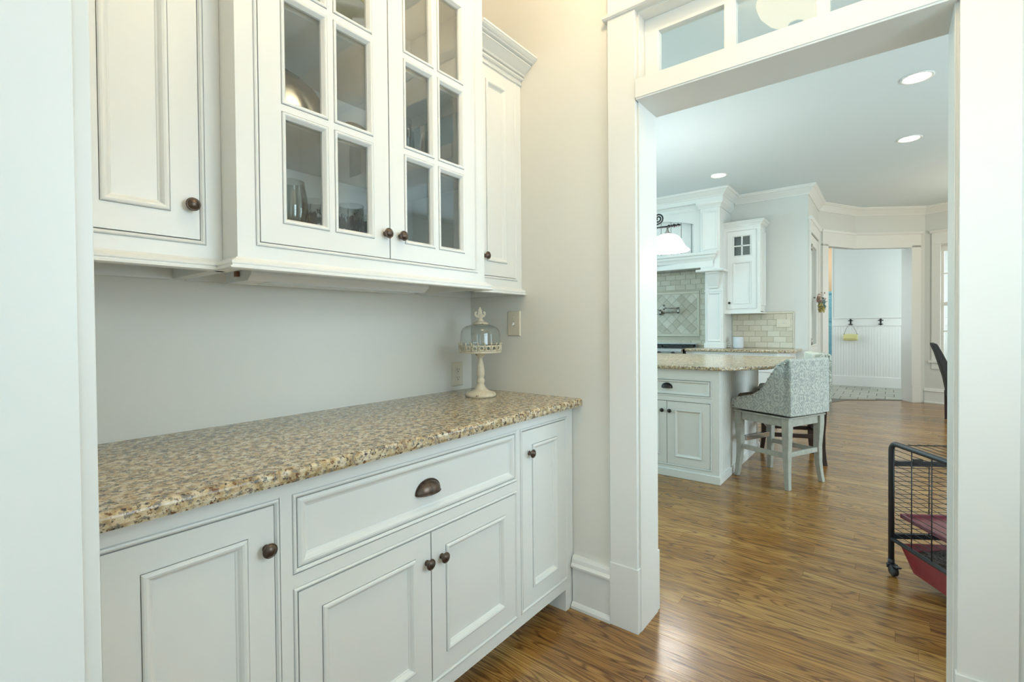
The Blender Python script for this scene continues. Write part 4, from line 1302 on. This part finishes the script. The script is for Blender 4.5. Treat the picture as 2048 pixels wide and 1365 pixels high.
# local x = HC - Y ; local y = X - 4.95
def hx(Y): return HC - Y
for s in (1, -1):
    X0, X1 = 0.815 * s, 1.065 * s       # column
    a, b = min(X0, X1), max(X0, X1)
    c_ = MB().box(a, 0.0, 1.985, b, 0.549, 2.93).obj('column', CABP, hood, bevel=.002)
    MB().rings((a + .030, 2.255, b - .028, 2.77), [(0, .0), (0.0, -.010), (.005, -.014), (.014, -.012), (.020, -.0035), (.030, -.002)], cap=True).obj('column_panel', CABP, c_, fix=False)
    MB().sweep([(a - .045, 0.549 - .0), (a - .045, -.045), (b + .045, -.045), (b + .045, .549)][::1], [(-.10, 1.955), (0, 1.955), (.008, 1.965), (.008, 1.978), (0, 1.988), (-.10, 1.988)]).obj('column_base', CABP, hood)
    MB().box(a - .04, -.04, 1.957, b + .04, .549, 1.986).obj('column_ledge', CABP, hood)
    # lower pilaster with corbel and panel, standing on the counter
    p0, p1 = a + .02, b + .005
    pil = MB().box(p0, 0.13, 0.915, p1, 0.549, 1.957).obj('pilaster', CABP, hood, bevel=.002)
    MB().box(p0 - .012, 0.118, 0.915, p1 + .012, 0.549, 0.985).obj('plinth', CABP, hood, bevel=.003)
    MB().box(p0 - .006, 0.120, 1.695, p1 + .006, 0.549, 1.712).obj('necking', CABP, hood, bevel=.003)
    MB().rings((p0 + .032, 1.01, p1 - .03, 1.675), [(0, .130), (0, .120), (.005, .116), (.012, .118), (.018, .1265), (.026, .128)], cap=True).obj('pilaster_panel', CABP, pil, fix=False)
    kc = (p0 + p1) / 2
    secs = []
    for z, yy, hw in ((1.955, 0.02, .085), (1.935, 0.02, .085), (1.925, 0.035, .080), (1.90, 0.045, .080), (1.83, 0.075, .070), (1.76, 0.105, .060), (1.745, 0.10, .060), (1.73, 0.118, .05)):
        secs.append([(kc - hw, yy, z), (kc + hw, yy, z), (kc + hw, 0.14, z), (kc - hw, 0.14, z)])
    MB().loft(secs).obj('corbel', CABP, hood, bevel=.002)
# mantel shelf
MB().sweep([(-0.985, 0.549), (-0.985, -0.01), (0.985, -0.01), (0.985, 0.549)], [(-.12, 2.02), (0.0, 2.02), (0.0, 2.10), (0.012, 2.13), (0.030, 2.155), (0.034, 2.175), (0.052, 2.19), (0.056, 2.21), (0.056, 2.222), (-.12, 2.222)]).obj('mantel', CABP, hood)
MB().box(-0.985, -0.01, 2.06, 0.985, 0.549, 2.215).obj('mantel_body', CABP, hood)
ins = MB().box(-0.78, 0.06, 2.035, 0.78, 0.53, 2.06).obj('hood_insert', STEEL, hood)
for k in range(6):
    m = MB()
    for q in range(8): m.box(-0.75 + k * .25 + q * .028, .1, 2.030, -0.75 + k * .25 + q * .028 + .014, .48, 2.036)
    m.obj('filter', STEEL, ins)
# arched front panel between the columns
ar_ = []
for i in range(17):
    u = -0.705 + 1.41 * i / 16
    ar_.append((u, 2.64 + 0.105 * (1 - (u / 0.705) ** 2)))
poly = [(-0.815, 2.222), (-0.705, 2.222)] + ar_ + [(0.705, 2.222), (0.815, 2.222), (0.815, 2.93), (-0.815, 2.93)]
# build as strips so the concave outline triangulates cleanly
m = MB()
m.box(-0.815, .05, 2.222, -0.705, .09, 2.93).box(0.705, .05, 2.222, 0.815, .09, 2.93)
for (u0, z0), (u1, z1) in zip(ar_, ar_[1:]):
    m.add([(u0, .05, z0), (u1, .05, z1), (u1, .05, 2.93), (u0, .05, 2.93), (u0, .09, z0), (u1, .09, z1), (u1, .09, 2.93), (u0, .09, 2.93)], [(0, 1, 2, 3), (7, 6, 5, 4), (0, 4, 5, 1)])
m.obj('arched_panel', CABP, hood)
nbd = 11
for k in range(nbd):
    x0_ = -0.80 + 1.60 * k / nbd; x1_ = -0.80 + 1.60 * (k + 1) / nbd
    MB().prism([(x0_ + .001, .14), (x0_ + .006, .125), (x1_ - .006, .125), (x1_ - .001, .14)], 2.222, 2.90, 'z').obj('board', CABP, hood)
MB().box(-0.80, .139, 2.222, 0.80, .16, 2.90).obj('board_backing', SLOT, hood)
MB().box(-0.81, .13, 2.85, 0.81, .545, 3.03).obj('hood_core', CABP, hood)
# column capitals and main cornice
for s in (1, -1):
    a, b = (0.815, 1.065) if s > 0 else (-1.065, -0.815)
    MB().sweep([(a, .549), (a, 0), (b, 0), (b, .549)], [(0, 2.812), (0.014, 2.812), (0.018, 2.822), (0.012, 2.83), (0.03, 2.85), (0.045, 2.865), (0.05, 2.885), (0.05, 2.90), (0, 2.90)]).obj('capital', CABP, hood)
MB().sweep([(-0.815, .05), (0.815, .05)], [(0, 2.812), (0.008, 2.812), (0.016, 2.83), (0.02, 2.86), (0.035, 2.88), (0.035, 2.9), (0, 2.9)]).obj('frieze_moulding', CABP, hood)
MB().sweep([(-1.065, .549), (-1.065, 0), (1.065, 0), (1.065, .549)], [(-.3, 2.89), (0.052, 2.89), (0.052, 2.945), (0.062, 2.95), (0.068, 2.962), (0.085, 2.975), (0.105, 2.995), (0.122, 3.012), (0.135, 3.018), (0.140, 3.03), (0.150, CZ), (-.3, CZ)]).obj('cornice', CABP, hood)

# kitchen wall cabinet
t = thing('wall_cabinet', 'white kitchen wall cabinet with four small dark panes at its top', 'cabinet', (5.17, -0.135, 1.387), RZK)
x0_, x1_, zt = -0.227, 0.228, 1.175
face_frame(t, (x0_, 0, x1_, zt), [(-0.182, 0.066, 0.180, 1.109)], 0)
MB().box(x0_, .02, .005, x0_ + .016, .328, zt).box(x1_ - .016, .02, .005, x1_, .328, zt).box(x0_, .02, .005, x1_, .328, .025).box(x0_, .31, .005, x1_, .328, zt).box(x0_, .02, zt - .02, x1_, .328, zt).obj('carcass', CABP, t)
ep = MB().rings((-0.30, .10, -.04, 1.10), [(0, 0), (0, -.006), (.004, -.010), (.012, -.008), (.02, 0)], cap=False).obj('end_panel_moulding', CABP, t, fix=False)
ep.rotation_euler = (0, 0, R(90)); ep.location = (x1_, 0.34, 0)
MB().box(x0_ + .016, .05, .72, x1_ - .016, .31, .735).obj('shelf', INTER, t)
m = MB(); g = .002
dx0, dx1, dz0, dz1 = -0.182 + g, 0.180 - g, .066 + g, 1.109 - g
gx0, gx1, gz0, gz1 = -0.110, 0.116, 0.767, 1.048
qx0, qx1, qz0, qz1 = -0.110, 0.118, 0.125, 0.693
m.box(dx0, 0, dz0, gx0, .02, dz1).box(gx1 + .002, 0, dz0, dx1, .02, dz1).box(gx0, 0, dz0, gx1 + .002, .02, qz0).box(gx0, 0, qz1, gx1 + .002, .02, gz0).box(gx0, 0, gz1, gx1 + .002, .02, dz1)
d = m.obj('door', CABP, t)
MB().rings((qx0, qz0, qx1, qz1), MOLD, cap=True).obj('panel_moulding', CABP, d, fix=False)
MB().rings((gx0, gz0, gx1, gz1), GM, cap=False).obj('pane_moulding', CABP, d, fix=False)
mx_, mz_ = (gx0 + gx1) / 2, (gz0 + gz1) / 2
MB().box(mx_ - .009, .001, gz0 + .013, mx_ + .009, .018, gz1 - .013).box(gx0 + .013, .001, mz_ - .009, gx1 - .013, .018, mz_ + .009).obj('muntin', CABP, d, bevel=.003)
for i in (0, 1):
    for j in (0, 1):
        MB().box((gx0 + .012) if i == 0 else mx_ + .007, .011, (gz0 + .012) if j == 0 else mz_ + .007, (mx_ - .007) if i == 0 else gx1 - .012, .014, (mz_ - .007) if j == 0 else gz1 - .012).obj('pane', GLASS, d)
knob(d, -0.152, 0, 0.145, mat=DBRONZE, seg=14)
MB().sweep([(x0_, .328), (x0_, 0), (x1_, 0), (x1_, .328)], [(a * .55, b) for a, b in crownp(zt - .01, 1.0, .066)]).obj('crown', CABP, t)
MB().sweep([(x0_, .328), (x0_, 0), (x1_, 0), (x1_, .328)], [(0, -.004), (.012, -.004), (.014, .004), (.010, .012), (0, .016)]).obj('light_rail', CABP, t)

# range
t = thing('range', 'stainless steel range with black grates under the hood', 'stove', (4.80, HC, 0), RZK)
MB().box(-0.61, 0.03, 0.10, 0.61, 0.66, 0.905).obj('body', STEEL, t, bevel=.004)
MB().prism([(-.03, .80), (-.045, .83), (-.045, .875), (-.02, .912), (.09, .915), (.09, .80)], -0.61, 0.61, 'x').obj('bullnose', STEEL, t, bevel=.004)
MB().box(-0.61, .09, .905, .61, .645, .918).obj('cooktop', GRIL, t)
MB().box(-0.61, .645, .905, .61, .672, .965).obj('back_guard', STEEL, t, bevel=.004)
for k in range(4):
    a = -0.59 + k * .297
    m = MB()
    for q in range(5): m.box(a + .01 + q * .064, .11, .935, a + .022 + q * .064, .63, .952)
    for q in range(3): m.box(a + .01, .12 + q * .245, .93, a + .278, .135 + q * .245, .948)
    for q in (0, 1):
        for w_ in (0, 1): m.box(a + .01 + q * .256, .12 + w_ * .49, .915, a + .022 + q * .256, .135 + w_ * .49, .94)
    m.obj('grate', GRIL, t)
for k in range(6): MB().lathe([(0, .03), (.018, .03), (.022, .01), (.022, 0)], (-.5 + k * .2, -.045, .853), 14, 'y').obj('knob', BLKP, t)
for k in (-1, 1):
    d = MB().box(.01 * k, .012, .14, .60 * k, .03, .78).obj('oven_door', STEEL, t, bevel=.004)
    m = MB().tube([(.05 * k, -.03, .74), (.56 * k, -.03, .74)], .011, 10)
    m.tube([(.08 * k, .012, .74), (.08 * k, -.03, .74)], .008, 8).tube([(.53 * k, .012, .74), (.53 * k, -.03, .74)], .008, 8)
    m.obj('handle', STEEL, d)
for k in (-1, 1):
    for yy in (.08, .62): MB().lathe([(0, 0), (.02, 0), (.02, .1), (0, .1)], (.55 * k, yy, 0), 12).obj('leg', STEEL, t)

# back counter and base cabinet right of the range
m = MB()
cp = [(0.535, 0.0), (-0.60, 0.0), (-0.70, 0.03), (-0.775, 0.10), (-0.79, 0.16), (-0.79, 0.63), (0.535, 0.63)]
cp = [(4.87 + b, a) for a, b in cp]
m.prism(cp, 0.880, 0.914, 'z')
o = m.obj('countertop', GRAN, bevel=.008, bseg=3); tag(o, 'speckled granite countertop along the range wall with a rounded end', 'countertop')
t = thing('base_cabinet', 'white kitchen base cabinet with drawers right of the range', 'cabinet', (4.91, -0.10, 0), RZK)
# local x = -0.10 - Y
MB().box(-0.625, .05, .09, 0.50, .588, .879).obj('carcass', CABP, t)
MB().box(-0.625, .02, .0, 0.50, .5, .09).obj('base', CABP, t)
op = [(-0.60, .70, -0.11, .85), (-0.05, .70, .47, .85), (-0.05, .41, .47, .68), (-0.05, .12, .47, .39), (-0.60, .12, -0.11, .68)]
face_frame(t, (-0.625, .09, .50, .879), op, 0)
for k, q in enumerate(op[:4]):
    d = door_leaf(t, *q, 0, .035, name='drawer', scale=.8)
    if k != 0: cup_pull(d, (q[0] + q[2]) / 2, .004, (q[1] + q[3]) / 2 + .01, mat=DBRONZE)
q = op[4]
door_leaf(t, *q, 0, .055, knob_at=(q[2] - .03, q[3] - .08), hw=DBRONZE)
MB().add([(.50, 0, 0), (.625, .10, 0), (.625, .588, 0), (.50, .588, 0), (.50, 0, .879), (.625, .10, .879), (.625, .588, .879), (.50, .588, .879)], [(3, 2, 1, 0), (4, 5, 6, 7), (0, 1, 5, 4), (1, 2, 6, 5), (2, 3, 7, 6), (3, 0, 4, 7)]).obj('angled_end', CABP, t)

# pot filler
t = thing('pot_filler', 'brushed nickel folding pot filler tap over the range', 'faucet', (5.484, 1.09, 1.43), RZK)
MB().lathe([(0, 0), (.034, 0), (.034, .006), (.02, .012), (.016, .045), (0, .045)], (0, 0, 0), 20, 'y').obj('flange', NICKEL, t)
m = MB().tube([(0, -.04, 0), (.30, -.10, .012)], .011, 12); m.lathe([(0, -.035), (.016, -.035), (.018, 0), (.016, .045), (0, .05)], (0, -.04, 0), 14); m.lathe([(0, -.03), (.016, -.03), (.018, .0), (.016, .06), (0, .065)], (.30, -.10, .012), 14)
m.obj('lower_arm', NICKEL, t)
m = MB().tube([(.30, -.10, .062), (.10, -.15, .066)], .010, 12); m.lathe([(0, -.02), (.014, -.02), (.016, 0), (.014, .05), (0, .055)], (.10, -.15, .066), 14); m.tube([(.10, -.15, .06), (.10, -.15, -.02)], .009, 10)
m.obj('upper_arm', NICKEL, t)
m = MB().tube([(.0, -.04, .03), (-.035, -.055, .055)], .006, 8); m.tube([(0, -.05, -.03), (-.03, -.075, -.02)], .006, 8)
m.obj('lever', NICKEL, t)

# switch plate of three
t = thing('light_switch', 'triple ivory switch plate on the small tile backsplash', 'light switch', (5.483, -0.58, 1.25), RZK)
MB().rings((-0.083, -.055, .083, .055), [(0, 0), (0, -.003), (.004, -.006), (.006, -.0065)]).obj('plate', IVORY, t, fix=False)
for x_ in (-.046, 0, .046): MB().box(x_ - .005, -.016, -.006, x_ + .005, -.006, .012).obj('toggle', WPLAS, t, bevel=.002)

# speaker, with its cord
t = thing('smart_speaker', 'small white cylindrical speaker on the counter right of the range', 'speaker', (5.22, -0.078, 0.914))
MB().lathe([(0, 0), (.055, 0), (.064, .006), (.066, .016), (.066, .140), (.062, .150), (.055, .154), (0, .155)], (0, 0, 0), 36).obj('body', plain('speaker_cloth', (.60, .63, .66), .8, vary=.06, bscale=400), t)
MB().lathe([(0, .1552), (.046, .1552), (.050, .154)], (0, 0, 0), 28).obj('top_cap', WPLAS, t)
m = MB().tube([(.05, .0, .02)] + [(.0 + .03 * math.cos(a * 1.3), .105 + .022 * math.sin(a), .006 + .006 * a) for a in [k * .6 for k in range(14)]], .004, 6)
m.obj('cord', WPLAS, t)

# ------------------------------------------------------------------ island
isl = thing('kitchen_island', 'white kitchen island base with drawer, doors and beadboard side', 'kitchen island', (2.045, 0.30, 0), RZK)
# local x = 0.30 - Y ; local y = X - 2.045 ; right corner x = 0.97
IX1, IXL = 0.97, -1.5
MB().box(IXL, .045, .05, IX1 - .012, 1.405, .875).obj('carcass', CABP, isl)
opI = []
for (a, b) in ((0.224 - 0.0, 0.904), (-0.52, 0.16), (-1.26, -0.58)):
    opI.append((a, .667, b, .788)); opI.append((a, .102, b, .615))
face_frame(isl, (IXL, .05, IX1, .878), opI, 0)
for (a, b) in ((0.224, 0.904), (-0.52, 0.16), (-1.26, -0.58)):
    d = door_leaf(isl, a, .667, b, .788, 0, .004, name='drawer', rail=.004, scale=.75)
    c = (a + b) / 2
    cup_pull(d, c, .006, .737, mat=DBRONZE, w=.085)
    door_leaf(isl, a, .102, c, .615, 0, .062, knob_at=(c - .036, .536), hw=DBRONZE)
    door_leaf(isl, c, .102, b, .615, 0, .062, knob_at=(c + .026, .536), hw=DBRONZE)
MB().box(IXL, -.010, 0, IX1 + .010, .02, .062).box(IX1 - .02, .0202, 0, IX1 + .010, 1.415, .062).obj('base_moulding', CABP, isl, bevel=.003)
MB().box(IXL, .02, 0, IX1 - .02, 1.405, .06).obj('plinth', CABP, isl)
bo = beadboard(MB(), 0.02, 1.40, .06, .878, 0, .040, .005, .012).obj('beadboard', CABP, isl, fix=False)
bo.rotation_euler = (0, 0, R(90)); bo.location = (IX1 - .007, 0, 0)
MB().box(IX1 - .012, .0205, .06, IX1 + .0005, .035, .878).box(IX1 - .012, 1.385, .06, IX1, 1.407, .878).obj('corner_post', CABP, isl)
# island top with clipped corner and seating overhang
m = MB()
top = [(2.005, 1.85), (2.005, -0.690), (2.33, -0.955), (2.40, -0.975), (3.58, -0.975), (3.66, -0.95), (3.70, -0.88), (3.70, 1.85)]
m.prism(top, 0.8785, 0.907, 'z')
o = m.obj('countertop', GRAN, bevel=.009, bseg=3); tag(o, 'polished granite island countertop with a clipped corner above the barstools', 'countertop')

# pendant over the island
pd = thing('pendant_light', 'wrought iron island light with scrolls and lit white bell shades', 'light fixture', (2.75, 0.515, 2.18), RZK)
# local x = 0.47 - Y ; visible shade at x = 0.53
MB().tube([(-0.60, 0, 0), (0.60, 0, 0)], .009, 10).obj('bar', IRON, pd)
for s in (1, -1):
    m = MB()
    for q, r in ((.545, .016), (.57, .013), (.595, .018), (.61, .012)): m.lathe([(0, -.008), (r, -.006), (r, .006), (0, .008)], (q * s, 0, 0), 12, 'x')
    m.lathe([(0, 0), (.014, .01), (.016, .02), (.006, .04), (0, .045)], (.615 * s if s > 0 else -.66, 0, 0), 10, 'x')
    m.obj('finial', IRON, pd)
    # scroll rising from the bar
    pts = []
    for k in range(40):
        u = k / 39
        if u < .35:
            w_ = u / .35; pts.append((s * (.30 + .14 * w_), 0, .012 + .023 * w_ ** 2))
        else:
            w_ = (u - .35) / .65; a = -PI / 2 + w_ * 2.0 * 2 * PI * .95; rr = .052 * (1 - .8 * w_)
            pts.append((s * (.44 + rr * math.cos(a)), 0, .087 + rr * math.sin(a)))
    MB().tube(pts, .0075, 8).obj('scroll', IRON, pd)
    MB().lathe([(0, -.012), (.008, -.012), (.010, -.03), (.016, -.05), (.034, -.068), (.036, -.074), (0, -.07)], (.53 * s, 0, 0), 16).obj('socket_cup', NICKEL, pd)
    sh_ = MB().lathe([(.030, -.072), (.060, -.078), (.100, -.098), (.128, -.130), (.148, -.170), (.170, -.205), (.196, -.226), (.202, -.234), (.198, -.238), (.166, -.212), (.143, -.176), (.122, -.136), (.096, -.104), (.058, -.084), (.030, -.078)], (.53 * s, 0, 0), 40).obj('shade', SHADEM, pd, fix=False)
    point('pendant_bulb', (2.75, 0.515 - .53 * s, 2.02), 2, (1.0, .95, .86), .05)
MB().tube([(0, 0, 0), (0, 0, CZ - 2.18 - .02)], .009, 10).obj('rod', IRON, pd)
MB().lathe([(0, CZ - 2.18), (.065, CZ - 2.18), (.06, CZ - 2.20), (.02, CZ - 2.215), (0, CZ - 2.215)], (0, 0, 0), 24).obj('canopy', IRON, pd)

# ------------------------------------------------------------------ bar stools
def sq(cx_, cy2, z, w): return [(cx_ - w / 2, cy2 - w / 2, z), (cx_ + w / 2, cy2 - w / 2, z), (cx_ + w / 2, cy2 + w / 2, z), (cx_ - w / 2, cy2 + w / 2, z)]


def barstool(label, loc, rz, fab, wood, lining, foot):
    t = thing('bar_stool', label, 'bar stool', loc, rz, 'bar stools at the island')
    # legs: gently sabre-curved, wider at the top
    for sx in (-1, 1):
        for sy in (-1, 1):
            secs = []
            for z, o_, w in ((0, .016, .034), (.06, .008, .036), (.15, 0, .040), (.28, -.004, .046), (.40, 0, .052), (.46, .001, .056), (.525, .001, .056)):
                secs.append(sq(sx * (.196 + o_), sy * (.200 + o_), z, w))
            MB().loft(secs).obj('leg', wood, t, bevel=.004)
            MB().box(sx * .212 - .014, sy * .216 - .014, -.0, sx * .212 + .014, sy * .216 + .014, .004).obj('glide', BLKP, t)
    m = MB()
    for s in (-1, 1):
        m.box(s * .196 - .012, -.172, .462, s * .196 + .012, .172, .525)
        m.box(-.168, s * .200 - .012, .462, .168, s * .200 + .012, .525)
    m.obj('apron', wood, t, bevel=.003)
    MB().box(-.232, -.236, .525, .232, .236, .538).obj('swivel_top', wood, t, bevel=.005)
    MB().box(-.17, -.17, .538, .17, .17, .552).obj('swivel_plate', BLKP, t)
    for s in (-1, 1): MB().box(s * .194 - .010, -.18, .225, s * .194 + .010, .18, .262).obj('stretcher', wood, t, bevel=.003)
    MB().box(-.175, -.208, .235, .175, -.188, .272).obj('stretcher', wood, t, bevel=.003)
    fr_ = MB().box(-.175, .188, .285, .175, .212, .318).obj('footrest', wood, t, bevel=.003)
    MB().box(-.14, .180, .280, .15, .214, .3215).obj('kick_plate', foot, fr_, bevel=.002)
    # upholstered shell: two wings and a back
    prof = [(.250, .552), (.250, .615), (.235, .630), (.180, .650), (.06, .682), (-.005, .722), (-.045, .770), (-.085, .835), (-.120, .890), (-.150, .930), (-.185, .955), (-.250, .968), (-.256, .552)]
    m = MB()
    for s in (-1, 1): m.prism(prof, s * .242, s * .190, 'x')
    m.obj('wing_panels', fab, t, bevel=.010, bseg=3)
    m = MB()
    secs = []
    for i in range(9):
        u = -1 + 2 * i / 8
        x_ = u * .242; bow = -.012 * (1 - u * u)
        secs.append([(x_, -.256 + bow, .552), (x_, -.256 + bow, .955), (x_, -.245 + bow, .972), (x_, -.215, .972), (x_, -.200, .955), (x_, -.200, .552)])
    m.loft(secs).obj('back_panel', fab, t, bevel=.004)
    # nailheads along the wing edges
    m = MB()
    pts = [(.226, .577), (.226, .606), (.20, .632), (.155, .650), (.105, .664), (.055, .680), (.012, .702), (-.022, .735), (-.052, .775), (-.080, .818), (-.108, .862), (-.137, .902), (-.170, .932), (-.215, .943)]
    for s in (-1, 1):
        for (yy, z) in pts: m.sphere((s * .243, yy, z - .004), .0085, 8, 6, (.6, 1, 1))
    no = m.obj('nailheads', NICKEL, t); no['kind'] = 'stuff'
    # inner lining and cushion
    inn = [(.245, .60), (.225, .632), (.17, .652), (.06, .69), (.0, .735), (-.04, .785), (-.08, .845), (-.115, .895), (-.15, .935), (-.20, .950), (-.20, .60)]
    m = MB()
    for s in (-1, 1): m.prism(inn, s * .188, s * .170, 'x')
    m.obj('lining', lining, t, bevel=.007)
    if lining is PLEAT:
        for k in range(7):
            a = -.165 + .33 * k / 7
            MB().box(a, -.205, .62, a + .33 / 7, -.135, .975).obj('pleat', PLEAT, t, bevel=.018, bseg=4)
    else:
        MB().box(-.17, -.205, .60, .17, -.165, .955).obj('back_lining', lining, t, bevel=.012, bseg=3)
    MB().box(-.172, -.165, .555, .172, .250, .668).obj('seat_cushion', lining if lining is TAUPE else fab, t, bevel=.03, bseg=4)
    return t


barstool('grey green damask bar stool with nailheads and pale washed legs, nearest the doorway', (2.504, -0.996, 0), R(-24.4), DAM, CLEG, TAUPE, CHROME)
barstool('cream pleated bar stool with dark brown legs, behind the damask stool', (3.2535, -0.983, 0), R(19.1), DAM2, DLEG, PLEAT, CHROME)

# charcoal dining chair at the breakfast side
t = thing('dining_chair', 'charcoal upholstered dining chair with slim dark legs near the window', 'dining chair', (6.28, -2.50, 0), R(180))
# local +y faces -Y world (front); back at local y=-0.23
secs = []
for z, y0, y1, hw in ((.30, -.235, -.20, .20), (.40, -.245, -.18, .22), (.55, -.27, -.19, .235), (.70, -.31, -.225, .24), (.85, -.35, -.285, .24), (.95, -.385, -.33, .24), (.98, -.39, -.345, .232)):
    secs.append([(-hw, y0, z), (hw, y0, z), (hw, y1, z), (-hw, y1, z)])
MB().loft(secs, False).obj('backrest', CHAR, t, bevel=.012, bseg=3)
MB().box(-.24, -.24, .36, .24, .26, .49).obj('seat', CHAR, t, bevel=.03, bseg=4)
for sx in (-1, 1):
    for sy in (-1, 1):
        MB().loft([sq(sx * .20, sy * .225 - (.0 if sy > 0 else .005), 0, .026), sq(sx * .205, sy * .225, .37, .044)]).obj('leg', DLEG, t, bevel=.003)

# ------------------------------------------------------------------ pet cage on castors
ang = math.atan2(-.545, -.84)
cg = thing('pet_cage', 'black wire pet cage on castors with burgundy shelf and red tray', 'pet cage', (1.16, -1.70, 0), ang)
# local x runs along the long side towards the camera side, local y = +90deg from it (away towards -X...), width on -y? computed so that it recedes into the room
CL, CWd = 0.86, 0.50
WS = 1     # local +y after rotation = (.60,-.80)
ztop, zbot, zmid = 0.645, 0.178, 0.545
def frame_end(yy, nm):
    m = MB()
    r = .035
    pts = [(0, yy, .075), (0, yy, ztop - r)] + [(r - r * math.cos(R(a)), yy, ztop - r + r * math.sin(R(a))) for a in (15, 30, 45, 60, 75, 90)]
    pts += [(CL - r + r * math.sin(R(a)), yy, ztop - r + r * math.cos(R(a))) for a in (0, 15, 30, 45, 60, 75, 90)] + [(CL, yy, .075)]
    m.tube(pts, .0125, 12)
    m.tube([(0, yy, zbot), (CL, yy, zbot)], .010, 10)
    m.obj(nm, CAGEM, cg)
frame_end(0, 'side_frame'); frame_end(CWd, 'side_frame')
for x_ in (0, CL):
    for z in (zbot + .012, zmid): MB().box(x_ - .008, 0, z - .012, x_ + .008, CWd, z + .012).obj('cross_bar', CAGEM, cg)
def wires(name, rows):
    m = MB()
    for a, b, r in rows: m.tube([a, b], r, 5)
    m.obj(name, CAGEM, cg)['kind'] = 'stuff'
rows = []
nz = 17
for k in range(nz):
    z = zbot + .03 + (ztop - .03 - zbot - .03) * k / (nz - 1)
    for yy in (.004, CWd - .004): rows.append(((.014, yy, z), (CL - .014, yy, z), .0014))
for k in range(8):
    x_ = .014 + (CL - .028) * k / 7
    for yy in (.0, CWd): rows.append(((x_, yy, zbot), (x_, yy, ztop - .012), .0026))
wires('side_wires', rows)
rows = []
for k in range(nz):
    z = zbot + .03 + (zmid - zbot - .03) * k / (nz - 1)
    for x_ in (.008, CL - .008): rows.append(((x_, .012, z), (x_, CWd - .012, z), .0014))
for k in range(4):
    yy = CWd * k / 3
    for x_ in (.006, CL - .006): rows.append(((x_, yy, zbot), (x_, yy, zmid), .0026))
wires('end_wires', rows)
rows = []
for k in range(12):
    yy = .02 + (CWd - .04) * k / 11
    rows.append(((.02, yy, ztop), (CL - .02, yy, ztop), .0014))
for k in range(4): rows.append(((.05 + (CL - .1) * k / 3, 0, ztop), (.05 + (CL - .1) * k / 3, CWd, ztop), .0026))
wires('roof_wires', rows)
m = MB()
m.tube([(.12, .0, ztop - .09), (.12, .02, ztop + .0), (.12, .06, ztop + .035)], .003, 6)
MB().box(.008, .09, zmid + .012, .02, .13, zmid + .026).obj('latch', BLKP, cg)
# shelf: shallow burgundy pan
m = MB()
sz = .292
m.box(.03, .02, sz, CL - .28, CWd - .02, sz + .006)
for a in ((.03, .02, sz, CL - .28, .03, sz + .02), (.03, CWd - .03, sz, CL - .28, CWd - .02, sz + .02), (.03, .02, sz, .04, CWd - .02, sz + .02), (CL - .29, .02, sz, CL - .28, CWd - .02, sz + .02)): m.box(*a)
m.obj('shelf', BURG, cg, bevel=.003)
# tray
secs = []
tr_ = []
def rect(x0, y0, x1, y1, z): return [(x0, y0, z), (x1, y0, z), (x1, y1, z), (x0, y1, z)]
m = MB().loft([rect(.075, .05, CL - .075, CWd - .05, .045), rect(.03, .018, CL - .03, CWd - .018, zbot - .012)])
m.f = m.f[:-1]; m.sm = m.sm[:-1]
to = m.obj('tray', REDP, cg, fix=False)
md = to.modifiers.new('solid', 'SOLIDIFY'); md.thickness = .004
b = MB()
nx, ny = 26, 16
vs = [(.05 + (CL - .1) * i / nx, .03 + (CWd - .06) * j / ny, .128 + rw.uniform(0, .022)) for i in range(nx + 1) for j in range(ny + 1)]
b.add(vs, [(i * (ny + 1) + j, (i + 1) * (ny + 1) + j, (i + 1) * (ny + 1) + j + 1, i * (ny + 1) + j + 1) for i in range(nx) for j in range(ny)])
bd = b.obj('bedding', BEDD, cg, fix=False); bd['kind'] = 'stuff'
for x_ in (0, CL):
    for yy in (0, CWd):
        ca = thing('caster', None, None); ca.parent = cg; ca.location = (x_, yy, 0)
        MB().lathe([(0, -.011), (.022, -.011), (.026, -.008), (.026, .008), (.022, .011), (0, .011)], (.015, 0, .027), 20, 'y').obj('wheel', BLKP, ca)
        m = MB().lathe([(0, .05), (.014, .05), (.014, .078), (0, .078)], (0, 0, 0), 12)
        m.prism([(-.012, .03), (.0, .052), (.022, .058), (.040, .045), (.030, .052), (.0, .06), (-.016, .05)], -.014, .014, 'y')
        m.obj('fork', CAGEM, ca)
        MB().box(.03, -.012, .052, .055, .012, .058).obj('brake_lever', BLKP, ca, bevel=.002)
